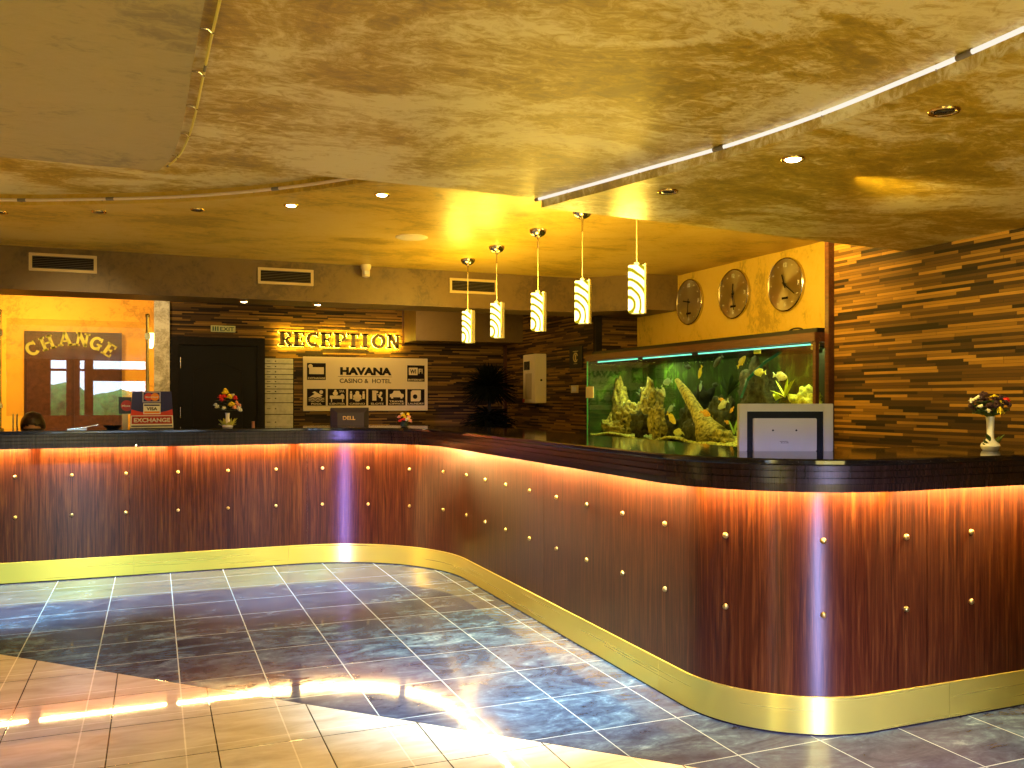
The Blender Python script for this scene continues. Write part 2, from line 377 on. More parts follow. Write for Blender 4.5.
def thing(name, label, cat, loc=(0, 0, 0), rz=0, group=None):
    o = bpy.data.objects.new(name, None); o.empty_display_size = .05; COL.objects.link(o); o.location = loc; o.rotation_euler = (0, 0, rz)
    return tag(o, label, cat, group)
def struct(name, mb, m, parent=None, smooth=False):
    o = mb.build(name, m, parent, smooth)
    if not parent: o['kind'] = 'structure'
    return o
def bx(*a, **k): return MB().box(*a, **k)
def text(name, body, h, m, parent, loc, depth=.002, bold=0, width=None, align='CENTER', rz=0, ry=0):
    c = bpy.data.curves.new(name, 'FONT'); c.body = body; c.size = 1; c.extrude = 0; c.offset = bold; c.align_x = align; c.align_y = 'BOTTOM_BASELINE'; c.resolution_u = 3
    o = bpy.data.objects.new(name, c); COL.objects.link(o)
    dg = bpy.context.evaluated_depsgraph_get(); dg.update()
    me = bpy.data.meshes.new_from_object(o.evaluated_get(dg)); bpy.data.objects.remove(o); bpy.data.curves.remove(c)
    bm = bmesh.new(); bm.from_mesh(me)
    xs = [v.co.x for v in bm.verts]; sc = h / .73
    sx = sc if not width else width / max(1e-6, max(xs) - min(xs))
    for v in bm.verts: v.co = Vector((v.co.x * sx, 0, v.co.y * sc))
    fs = list(bm.faces)
    if fs:
        r = bmesh.ops.extrude_face_region(bm, geom=fs)
        bmesh.ops.translate(bm, vec=(0, -depth, 0), verts=[g for g in r['geom'] if isinstance(g, bmesh.types.BMVert)])
    bmesh.ops.recalc_face_normals(bm, faces=bm.faces)
    bm.to_mesh(me); bm.free(); me.name = name; me.materials.clear(); me.materials.append(m)
    o = bpy.data.objects.new(name, me); COL.objects.link(o); o.parent = parent; o.location = loc; o.rotation_euler = (0, ry, rz); return o

# ------------------------------------------------------------ counter path
XL, XR = -3.9, 3.985
Y1, XM, Y2, R1, R2 = 7.35, 2.155, 2.77, 1.1, .55
def stations():
    st = []; s = 0
    def add(x, y, nx, ny):
        nonlocal s
        if st:
            s += math.hypot(x - st[-1][0], y - st[-1][1])
        st.append((x, y, nx, ny, s))
    n = 50
    for i in range(n + 1): add(XL + (XM - R1 - XL) * i / n, Y1, 0, -1)
    for i in range(1, 41):
        a = pi / 2 * (1 - i / 40); add(XM - R1 + R1 * cos(a), Y1 - R1 + R1 * sin(a), -cos(a), -sin(a))
    ya, yb = Y1 - R1, Y2 + R2
    for i in range(1, 31): add(XM, ya + (yb - ya) * i / 30, -1, 0)
    for i in range(1, 41):
        a = pi + pi / 2 * i / 40; add(XM + R2 + R2 * cos(a), Y2 + R2 + R2 * sin(a), cos(a), sin(a))
    for i in range(1, 16): add(XM + R2 + (XR - XM - R2) * i / 15, Y2, 0, -1)
    return st
ST = stations()
def at_s(s):
    for a, b in zip(ST, ST[1:]):
        if a[4] <= s <= b[4]:
            f = (s - a[4]) / (b[4] - a[4]); v = [a[i] + (b[i] - a[i]) * f for i in range(4)]
            l = math.hypot(v[2], v[3]); return v[0], v[1], v[2] / l, v[3] / l, s
    return ST[-1]
S_ARC1 = XM - R1 - XL; S_MID = S_ARC1 + R1 * pi / 2; S_ARC2 = S_MID + (Y1 - R1 - Y2 - R2); S_RIGHT = S_ARC2 + R2 * pi / 2; S_END = ST[-1][4]
def sweep(prof, s0, s1, mb=None):
    mb = mb or MB(); bm = mb.bm; uvl = bm.loops.layers.uv.verify()
    ss = [at_s(s0)] + [t for t in ST if s0 + 1e-4 < t[4] < s1 - 1e-4] + [at_s(s1)]
    rings = [([bm.verts.new((x + nx * o, y + ny * o, z)) for o, z in prof], s) for x, y, nx, ny, s in ss]
    n = len(prof)
    per = [0]
    for i in range(n): per.append(per[-1] + math.hypot(prof[(i + 1) % n][0] - prof[i][0], prof[(i + 1) % n][1] - prof[i][1]))
    for (u, su), (v, sv) in zip(rings, rings[1:]):
        for k in range(n):
            k2 = (k + 1) % n; f = bm.faces.new((u[k], u[k2], v[k2], v[k]))
            for l, (a, b) in zip(f.loops, ((su, per[k]), (su, per[k + 1]), (sv, per[k + 1]), (sv, per[k]))): l[uvl].uv = (a, b)
    bm.faces.new(rings[0][0][::-1]); bm.faces.new(rings[-1][0]); return mb

# ------------------------------------------------------------ room shell
Zr, Zc, ZB, ZB2 = 2.202, 2.240, 2.52, 2.585
struct('floor', MB().prism([(-5, -7), (5.2, -7), (5.2, 12), (-5, 12)], -.1, 0), M_FLOOR)
rc = [(1.595, 3.60), (1.70, 3.24), (1.785, 2.93), (1.88, 2.58), (1.94, 2.2), (1.955, 1.86), (1.955, 1.6), (1.93, 1.2), (1.85, .7), (1.70, .2), (1.45, -.3), (1.1, -.75), (.7, -1.1)]
lc = [(.010, 3.56), (.045, 3.40), (.066, 3.20), (.079, 2.95), (.086, 2.6), (.092, 2.27), (.10, 1.9), (.10, 1.2), (.08, .6), (.02, 0), (-.08, -.5), (-.25, -1.1)]
def smooth_curve(p, k=5):
    out = []
    for i in range(len(p) - 1):
        p0, p1, p2, p3 = p[max(i - 1, 0)], p[i], p[i + 1], p[min(i + 2, len(p) - 1)]
        for j in range(k):
            t = j / k
            out.append(tuple(.5 * (2 * p1[c] + (p2[c] - p0[c]) * t + (2 * p0[c] - 5 * p1[c] + 4 * p2[c] - p3[c]) * t * t + (3 * p1[c] - p0[c] - 3 * p2[c] + p3[c]) * t ** 3) for c in (0, 1)))
    return out + [p[-1]]
rcs, lcs = smooth_curve(rc), smooth_curve(lc)
struct('ceiling', MB().prism([(4.05, 3.887)] + rcs[0:0] + [rcs[0]] + rcs[1:] + [(.7, -6.1), (4.05, -6.1)], Zr, 2.7), M_CEIL)
o = struct('ceiling', MB().prism([(-5, 3.56)] + lcs[::1] + [(-.25, -6.1), (-5, -6.1)], Zr, 2.7), M_CEILL)
struct('ceiling', MB().prism(lcs + [(-.25, -6.1), (.7, -6.1)] + rcs[::-1] + [(1.10, 3.567), (.6, 3.556)], Zc, 2.7), M_CEIL)
bc = smooth_curve([(-4.9, 7.2), (-3.0, 6.75), (-1.8, 6.42), (-.869, 6.10), (-.531, 5.965), (.138, 5.607), (.662, 5.174), (1.07, 4.685), (1.32, 4.2), (1.45, 3.5)])
struct('ceiling', MB().prism(bc + [(4.7, 3.5), (4.7, 8.4), (-4.9, 8.4)], ZB, 2.8), M_CEIL2)
struct('ceiling', MB().prism([(-5, 3.3), (1.5, 3.3), (1.5, 7.3), (-5, 7.3)], ZB2, 2.79), M_CEIL)
struct('ceiling', MB().prism([(-5, 7.9), (5, 7.9), (5, 12), (-5, 12)], 2.75, 2.85), M_DARKW)
# beam along the back and its return at the right
struct('wall_soffit', MB().prism([(-5, 7.66), (3.78, 7.70), (4.27, 7.19), (4.62, 7.19), (4.62, 8.12), (-5, 8.12)], 2.188, ZB + .02), M_BEAM)
struct('wall_soffit', MB().prism([(2.80, 9.9), (4.14, 9.9), (4.14, 10.5), (2.80, 10.5)], 2.03, 2.76), M_BEAM)
# walls
struct('wall_right', bx(4.0, 4.12, -6.1, 4.44, 0, 2.72), M_STRIPX)
struct('wall_clocks', bx(4.6, 4.72, 4.2, 7.99, 0, 2.8), M_CLOCKW)
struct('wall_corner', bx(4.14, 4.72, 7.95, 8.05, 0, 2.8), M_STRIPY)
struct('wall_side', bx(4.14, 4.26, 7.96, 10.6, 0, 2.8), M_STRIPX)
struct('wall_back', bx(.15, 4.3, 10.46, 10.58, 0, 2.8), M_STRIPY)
struct('wall_pillar', bx(-.01, .15, 10.40, 11.6, 0, 2.8), M_MARBLE)
struct('wall_alcove', bx(-5, .1, 11.5, 11.62, 0, 2.8), M_ORANGE)
struct('wall_left', bx(-4.5, -4.4, -6.1, -3.2, 0, 2.6), M_DARKW)
struct('wall_left', bx(-4.5, -4.4, -2.3, 7.0, 0, 2.6), M_DARKW)
struct('wall_left', bx(-4.5, -4.4, -3.2, -2.3, 0, .1), M_DARKW)
struct('wall_left', bx(-4.5, -4.4, 7.0, 11.6, 0, 2.8), M_ORANGE)
struct('wall_return', bx(4.05, 4.72, 4.2, 4.3, 0, 2.8), M_DARKW)
struct('trim_1', bx(3.955, 4.125, 4.44, 4.475, 0, 2.72), M_POST)
struct('trim_2', bx(4.10, 4.175, 7.915, 7.965, 0, 2.3), M_DOOR)
struct('trim_3', bx(4.105, 4.14, 10.42, 10.46, 0, 2.04), M_POST)
struct('trim_4', bx(2.785, 2.805, 10.44, 10.46, 2.0, 2.6), M_POST)
# rear wall with its glazing
holes = [(-2.06, -1.76, .9, 1.95), (-2.06, -1.76, 2.0, 2.18), (-1.50, -1.41, .9, 1.95), (-1.50, -1.41, 2.0, 2.18), (-1.24, -.14, .9, 1.74), (-1.24, -.14, 2.0, 2.18), (.12, .92, .05, 2.18)]
xs = sorted({-4.5, 4.1} | {h[0] for h in holes} | {h[1] for h in holes}); zs = sorted({0, 2.6} | {h[2] for h in holes} | {h[3] for h in holes})
mb = MB()
for a, b in zip(xs, xs[1:]):
    for c, d in zip(zs, zs[1:]):
        mx_, mz = (a + b) / 2, (c + d) / 2
        if not any(h[0] < mx_ < h[1] and h[2] < mz < h[3] for h in holes): mb.box(a, b, -6.1, -6.0, c, d)
struct('wall_rear', mb, M_BROWNW)
for i, h in enumerate(holes + [None]):
    if h: w = MB().box(h[0], h[1], -6.06, -6.05, h[2], h[3])
    else: w = MB().box(-4.46, -4.45, -3.2, -2.3, .1, 2.2)
    w = struct('window_%d' % (i + 1), w, M_GLASS)
mb = MB()
for k in range(26): mb.ball((-5 + k * .42, -9.2 - random.random() * .6, .7 + random.random() * .5), .55 + random.random() * .3, n=10)
tag(mb.build('hedge', mat('hedge_leaves', (.10, .26, .04), .8, var=.6, vscale=6), smooth=True), 'green hedge outside the windows behind the viewer', 'hedge', kind='stuff')
struct('ground', bx(-12, 12, -14, -6.1, -.15, -.05), mat('pavement', (.35, .35, .33), .8))

# ------------------------------------------------------------ reception counter
C = thing('reception_counter', 'long curved mahogany reception counter with black granite top and brass kick plate', 'counter', (0, 0, 0))
cuts = [0, at_s(0)[4] + 1.0, 3.72, S_ARC1 + .1, S_MID + (Y1 - R1 - 4.83), S_RIGHT + .28, S_END]
for a, b in zip(cuts, cuts[1:]):
    sweep([(0, .155), (0, 1.001), (-.04, 1.001), (-.04, .155)], a + .0015, b - .0015).build('wood_panel', M_MAHOG, C, smooth=30)
sweep([(-.006, .005), (-.006, 1.0), (-.035, 1.0), (-.035, .005)], 0.001, S_END - .001).build('panel_backing', M_INK, C, smooth=30)
kc = [0, 3.75, S_ARC1 - .05, S_MID + .2, S_ARC2 - .2, S_RIGHT + .4, S_END]
for a, b in zip(kc, kc[1:]):
    sweep([(.006, .008), (.006, .155), (0, .157), (-.005, .155), (-.005, .008)], a + .0005, b - .0005).build('kick_plate', M_KICK, C, smooth=30)
sweep([(.002, 0), (.002, .008), (-.03, .008), (-.03, 0)], 0, S_END).build('base_shadow_strip', M_INK, C, smooth=30)  # black strip standing in for the shadow line under the kick plate
mold = [(-.03, 1.002), (.132, 1.002), (.134, .991), (.150, .991), (.152, 1.022), (.158, 1.024), (.158, 1.044), (.152, 1.046), (.152, 1.050), (.163, 1.052), (.163, 1.072), (.157, 1.074), (.157, 1.078), (.166, 1.080), (.166, 1.094), (-.03, 1.094)]
mc = [0, 3.77, S_ARC1 + .45, S_MID - .15, S_ARC2 - .55, S_RIGHT + .35, S_END]
for a, b in zip(mc, mc[1:]): sweep(mold, a + .001, b - .001).build('moulding', M_DKWOOD, C, smooth=25)
tc_ = [0, 3.77, S_MID - .15, S_RIGHT + .35, S_END]
for a, b in zip(tc_, tc_[1:]): sweep([(.168, 1.095), (.174, 1.100), (.175, 1.114), (.169, 1.12), (-.445, 1.12), (-.445, 1.095)], a + .0004, b - .0004).build('countertop', M_GRAN, C, smooth=25)
# LED lines tucked under the top
leds = []
s = .15
base = 3.12   # path length where X = -.78
k = base - .94 * 3
while k < S_END - .2:
    leds.append((max(.02, k), min(k + .86, S_END - .02))); k += .94
for a, b in leds: sweep([(.062, .9965), (.062, 1.001), (.044, 1.001), (.044, .9965)], a, b).build('light_strip', M_LED, C)
# domed studs in two rows
S0 = -XL
stud_s = [S0 - .947 + .371 * i for i in range(-7, 7)]
last = S0 + 1.276
step = (S_MID + .013 - last) / 4
stud_s += [last + step * i for i in range(1, 5)]
stud_s += [S_MID + (Y1 - R1) - y for y in (5.83, 5.441, 5.038, 4.642, 4.255, 3.862, 3.469)]
l2 = stud_s[-1]; e2 = S_RIGHT + .163; stud_s += [l2 + (e2 - l2) * i / 3 for i in (1, 2, 3)] + [e2 + .365, e2 + .73]
smb = MB(); smb.lathe([(.0125, 0), (.0125, .003), (.0115, .007), (.009, .011), (.004, .013), (.0005, .0135)], n=16)
stud0 = None
for s in stud_s:
    x, y, nx, ny, _ = at_s(s)
    for z in (.782, .485):
        if stud0 is None: stud0 = o = smb.build('stud', M_OLDBR, C, smooth=60)
        else: o = stud0.copy(); COL.objects.link(o)
        o.location = (x + nx * .0005, y + ny * .0005, z); o.rotation_euler = Vector((nx, ny, 0)).to_track_quat('Z', 'Y').to_euler()
stud0['label'] = 'domed brass stud'
# staff desk behind the left arm
d = thing('staff_desk', 'low dark wooden staff desk hidden behind the left arm of the counter', 'desk', (0, 8.25, 0))
bx(-2.2, 2.3, -.35, .35, .76, .80, bev=.004).build('desk_top', M_DKWOOD, d)
for x in (-2.15, 0, 2.25): bx(x - .02, x + .02, -.33, .33, 0, .76).build('side_panel', M_DKWOOD, d)

# ------------------------------------------------------------ neon tubes along the ceiling steps
def tube_line(label, pts, z, off, r, mt, gaps, clips, group='tubes along the ceiling steps'):
    t = thing('neon_tube', label, 'light tube', (0, 0, 0), 0, group)
    # cumulative length
    P = []; L = 0
    for i, p in enumerate(pts):
        a, b = pts[max(i - 1, 0)], pts[min(i + 1, len(pts) - 1)]
        dx, dy = b[0] - a[0], b[1] - a[1]; l = math.hypot(dx, dy); nx, ny = -dy / l, dx / l
        if i: L += math.hypot(p[0] - pts[i - 1][0], p[1] - pts[i - 1][1])
        P.append((p[0] + nx * off, p[1] + ny * off, L, nx, ny))
    def pos(s):
        for a, b in zip(P, P[1:]):
            if s <= b[2]: f = (s - a[2]) / (b[2] - a[2]); return [a[i] + (b[i] - a[i]) * f for i in (0, 1, 3, 4)]
        return [P[-1][i] for i in (0, 1, 3, 4)]
    edges = [0] + gaps + [L]
    for a, b in zip(edges, edges[1:]):
        a2, b2 = a + .012, b - .012; n = max(3, int((b2 - a2) / .06))
        q = [pos(a2 + (b2 - a2) * i / n) for i in range(n + 1)]
        MB().tube([(x[0], x[1], z) for x in q], r).build('glass_tube', mt, t, smooth=True)
        for e in (a2, b2):
            q1, q2 = pos(e - .012), pos(e + .012)
            MB().cyl((q1[0], q1[1], z), (q2[0], q2[1], z), r * 1.15, n=10).build('end_cap', mat('grey_cap', (.20, .17, .12), .5), t, smooth=True)
    s = clips * .5
    while s < L:
        q = pos(s); sg = 1 if off > 0 else -1
        m = MB(); m.tube([(q[0] - q[2] * off * .9, q[1] - q[3] * off * .9, z + .004), (q[0] - q[2] * off * .3, q[1] - q[3] * off * .3, z + .004), (q[0], q[1], z - r * 1.4)], .0022, 6)
        m.cyl((q[0], q[1], z + .01), (q[0], q[1], z - r * 1.5), .003, n=8)
        m.build('clip', M_CHROME, t, smooth=True); s += clips
    return t
tube_line('white glass tube along the curved ceiling step at the upper right', [(a, b) for a, b in rcs if b > -.6], 2.231, -.034, .0072, emis('glowing_tube', (1, .90, .74), .9), [1.02, 1.98, 2.9], .42)
tube_line('thin yellow tube along the curved edge of the khaki ceiling panel at upper left', [(a, b) for a, b in lcs if b > -.4], 2.224, .034, .0036, mat('yellow_tube', (.80, .70, .12), .3), [1.1, 2.1], .3)
tube_line('beige tube along the far curved step of the ceiling above the counter', [(a, b) for a, b in bc if b > 4.0 and a > -3.5], 2.545, -.028, .009, mat('beige_tube', (.78, .62, .42), .35), [1.3, 2.75, 3.3, 4.4], .5)

# ------------------------------------------------------------ ceiling fittings
def downlight(x, y, z, lit, label, r=.043, power=0, group='recessed ceiling spots'):
    t = thing('downlight', label, 'ceiling spot', (x, y, z), 0, group)
    MB().lathe([(r, 0), (r, -.003), (r * .93, -.007), (r * .80, -.006), (r * .72, -.001), (r * .70, 0)], n=24).build('trim_ring', M_BRASS, t, smooth=True)
    MB().lathe([(r * .62, -.001), (r * .62, -.006), (r * .5, -.009), (r * .1, -.010)], n=20).build('bulb', M_LAMPON if lit else mat('lamp_glass_off', (.08, .07, .05), .1, .5), t, smooth=True)
    if power:
        l = light('SPOT', 'spot_light', (0, 0, -.03), power, (1, .72, .36), spot_size=radians(100), spot_blend=.8, shadow_soft_size=.03); l.parent = t
    return t
downlight(2.161, 1.943, Zr, False, 'unlit round recessed spot nearest the viewer at the upper right of the ceiling', .046)
downlight(2.096, 2.531, Zr, True, 'lit recessed spot in the right ceiling panel beside the white tube', .043, 8)
downlight(1.948, 3.118, Zr, False, 'unlit recessed spot in the right ceiling panel near the hanging lamps', .043)
for x, y, lit, lb in [(-.899, 6.328, 0, 'unlit ceiling spot at the far left edge above the change desk'), (-.324, 6.08, 0, 'unlit ceiling spot above the first air vent'), (.246, 5.787, 0, 'unlit ceiling spot between the first and second air vents'), (.761, 5.443, 1, 'lit ceiling spot above the second air vent'), (1.204, 4.968, 1, 'lit ceiling spot closest to the end of the beige tube')]:
    downlight(x, y, ZB, lit, lb, .045, 5 if lit else 0)
downlight(.708, 7.90, 2.188, True, 'small lit spot under the beam above the black door', .04, 8)
downlight(1.335, 7.90, 2.188, True, 'small lit spot under the beam above the backlit reception letters', .04, 8)
t = thing('ceiling_speaker', 'round flat cream speaker cover in the golden ceiling', 'speaker', (1.72, 6.19, ZB))
MB().lathe([(.115, 0), (.115, -.004), (.10, -.010), (.01, -.012)], n=32).build('cover', M_CREAM, t, smooth=True)
t = thing('motion_sensor', 'small cream motion sensor on top of the brown beam', 'sensor', (1.70, 7.60, 2.50))
MB().lathe([(.045, .018), (.045, -.01), (.036, -.03), (.033, -.085), (.02, -.09)], n=20).build('housing', M_CREAM, t, smooth=True)
bx(-.02, .02, -.046, -.03, -.07, -.04, bev=.003).build('lens', M_WHITE, t)
def vent(x0, x1, z0, z1, label):
    t = thing('air_vent', label, 'air vent', ((x0 + x1) / 2, 7.66 + (x0 + 5) * .00455, (z0 + z1) / 2), 0, 'air vents in the brown beam')
    w, h = (x1 - x0) / 2, (z1 - z0) / 2; f = .022
    m = MB().box(-w, w, -.016, .004, h - f, h, bev=.002).box(-w, w, -.016, .004, -h, -h + f, bev=.002).box(-w, -w + f, -.0155, .004, -h + f, h - f).box(w - f, w, -.0155, .004, -h + f, h - f)
    m.build('frame', M_GRILL, t)
    bx(-w + f, w - f, -.002, .001, -h + f, h - f).build('backing', M_INK, t)
    n = 7
    m = MB()
    for i in range(n):
        z = -h + f + (2 * h - 2 * f) * (i + .5) / n; m.plate([(-w + f, z), (w - f, z), (w - f, z + .003), (-w + f, z + .003)], -.013, -.002)
    m.build('louvres', mat('vent_louvre', (.10, .07, .035), .5), t)
vent(-.897, -.424, 2.336, 2.474, 'leftmost air vent with cream frame, above the change desk')
vent(.80, 1.262, 2.320, 2.457, 'middle air vent with cream frame, above the reception letters')
vent(2.49, 2.952, 2.32, 2.455, 'right air vent with cream frame, behind the hanging lamps')

# pendants
def make_pendant():
    t = thing('pendant_lamp', 'x', 'pendant lamp', (0, 0, 0), 0, 'hanging lamps in a row over the counter')
    MB().lathe([(.062, 0), (.062, -.004), (.058, -.02), (.044, -.038), (.022, -.050), (.006, -.054)], n=28).build('canopy', M_CHROME, t, smooth=True)
    MB().cyl((0, 0, -.05), (0, 0, -.13), .006, n=10).cyl((0, 0, -.045), (0, 0, -.06), .012, n=12).build('stem', M_CHROME, t, smooth=True)
    MB().cyl((0, 0, -.13), (0, 0, -.435), .0022, n=8).build('cord', M_CREAM, t, smooth=True)
    sh = bx(-.045, .042, -.022, .022, -.13, .13, bev=.004).build('lamp_shade', M_SHADE, t); sh.location = (0, 0, -.567)
    sf = MB().box(.044, .052, -.034, .030, -.135, .135).box(-.030, .036, .024, .030, -.135, .135).box(-.012, .012, -.012, .012, .131, .145)
    s2 = sf.build('side_frame', mat('frosted_side_glass', (.55, .50, .30), .3), t); s2.location = (0, 0, -.567)
    return t
pen = make_pendant()
PL = ['leftmost and farthest hanging lamp with striped glass shade', 'second hanging lamp from the left with striped glass shade', 'middle hanging lamp of the row over the counter', 'fourth hanging lamp, its canopy next to the dropped ceiling edge', 'rightmost and nearest hanging lamp beside the row of clocks']
for i, (x, y) in enumerate([(2.425, 6.99), (2.43, 6.33), (2.455, 5.60), (2.46, 4.925), (2.45, 4.24)]):
    if i == 0: o = pen
    else:
        o = pen.copy(); COL.objects.link(o)
        for ch in list(pen.children):
            c = ch.copy(); COL.objects.link(c); c.parent = o
    o.location = (x, y, ZB); o.rotation_euler = (0, 0, -YAW - radians(24) + .05 * i); o['label'] = PL[i]
    light('POINT', 'pendant_glow', (x - .12, y - .12, 2.10), 15, (1, .64, .07), shadow_soft_size=.08)

# ------------------------------------------------------------ letters made of strokes
def bar(m, x0, z0, x1, z1, w, y0, y1):
    d = Vector((x1 - x0, z1 - z0)); d.normalize(); n = Vector((-d.y, d.x)) * w / 2
    m.plate([(x0 - n.x, z0 - n.y), (x1 - n.x, z1 - n.y), (x1 + n.x, z1 + n.y), (x0 + n.x, z0 + n.y)], y0, y1)
def arcs(m, cx, cz, rx, rz, a0, a1, w, y0, y1, n=18):
    for i in range(n):
        a, b = radians(a0 + (a1 - a0) * i / n), radians(a0 + (a1 - a0) * (i + 1) / n)
        p = [(cx + (rx + s) * cos(t), cz + (rz + s) * sin(t)) for t, s in ((a, -w / 2), (b, -w / 2), (b, w / 2), (a, w / 2))]
        m.plate(p, y0, y1)
def glyph(ch, y0=-.02, y1=0, w=.22, g=0):
    """slab-serif capital, height 1, origin lower left"""
    m = MB(); b = lambda *a, **k: bar(m, a[0], a[1], a[2], a[3], a[4] if len(a) > 4 else w, y0 - g, y1 + g)
    s = .13
    def slab(x, z, l=.38): b(x - l / 2, z, x + l / 2, z, s)
    if ch in 'REPTIHNF': pass
    if ch == 'R':
        b(.2, 0, .2, 1); slab(.16, s / 2); slab(.12, 1 - s / 2, .3); b(.2, 1 - s / 2, .45, 1 - s / 2, s); b(.2, .46, .45, .46, s); arcs(m, .45, .73, .2, .2, -90, 90, .16, y0, y1); b(.42, .48, .66, 0, .2); slab(.68, s / 2, .25)
    elif ch == 'E':
        b(.2, 0, .2, 1); b(0, s / 2, .66, s / 2, s); b(0, 1 - s / 2, .66, 1 - s / 2, s); b(.2, .5, .5, .5, s); b(.62, .0, .62, .28, .1); b(.62, .72, .62, 1, .1); b(.5, .38, .5, .62, .08)
    elif ch in 'CG':
        arcs(m, .42, .5, .31, .40, 48, 312, .2, y0, y1); b(.68, .66, .68, .98, .1)
        if ch == 'G': b(.66, .05, .66, .45, .16); b(.46, .45, .80, .45, s)
    elif ch == 'P':
        b(.2, 0, .2, 1); slab(.2, s / 2); slab(.12, 1 - s / 2, .3); b(.2, 1 - s / 2, .45, 1 - s / 2, s); b(.2, .42, .45, .42, s); arcs(m, .45, .71, .2, .22, -90, 90, .17, y0, y1)
    elif ch == 'T':
        b(.4, 0, .4, 1); slab(.4, s / 2, .42); b(.02, 1 - s / 2, .78, 1 - s / 2, s); b(.06, .72, .06, 1, .1); b(.74, .72, .74, 1, .1)
    elif ch == 'I':
        b(.25, 0, .25, 1); slab(.25, s / 2, .46); slab(.25, 1 - s / 2, .46)
    elif ch == 'O': arcs(m, .46, .5, .34, .40, 0, 360, .21, y0, y1, 28)
    elif ch == 'N':
        b(.18, 0, .18, 1, .15); b(.70, 0, .70, 1, .15); b(.18, .98, .70, .04, .22); slab(.16, s / 2, .36); slab(.12, 1 - s / 2, .28); slab(.70, 1 - s / 2, .36)
    elif ch == 'H':
        b(.18, 0, .18, 1, .2); b(.68, 0, .68, 1, .2); b(.18, .5, .68, .5, s)
        for x in (.18, .68): slab(x, s / 2, .36); slab(x, 1 - s / 2, .36)
    elif ch == 'A':
        b(.10, 0, .42, 1, .13); b(.74, 0, .42, 1, .21); b(.22, .34, .62, .34, .11); slab(.12, s / 2, .32); slab(.74, s / 2, .36)
    return m
# RECEPTION, individually mounted and lit from behind
rs = thing('reception_sign', 'bronze slab-serif RECEPTION letters glowing yellow from behind on the dark cladding', 'sign', (0, 10.46, 0))
xs_ = [1.315, 1.475, 1.625, 1.785, 1.945, 2.095, 2.265, 2.39, 2.575]
hs = .17
for i, ch in enumerate('RECEPTION'):
    z = 1.958 - .0005 * i; x = xs_[i] + .0
    g = glyph(ch, -.085, -.055, .25).build('letter', M_LETTER, rs); g.location = (x, 0, z); g.scale = (.19, 1, hs)
    bk = glyph(ch, -.050, -.046, .16).build('backlight', M_HALO, g)
    bk.scale = (1, 1, 1)

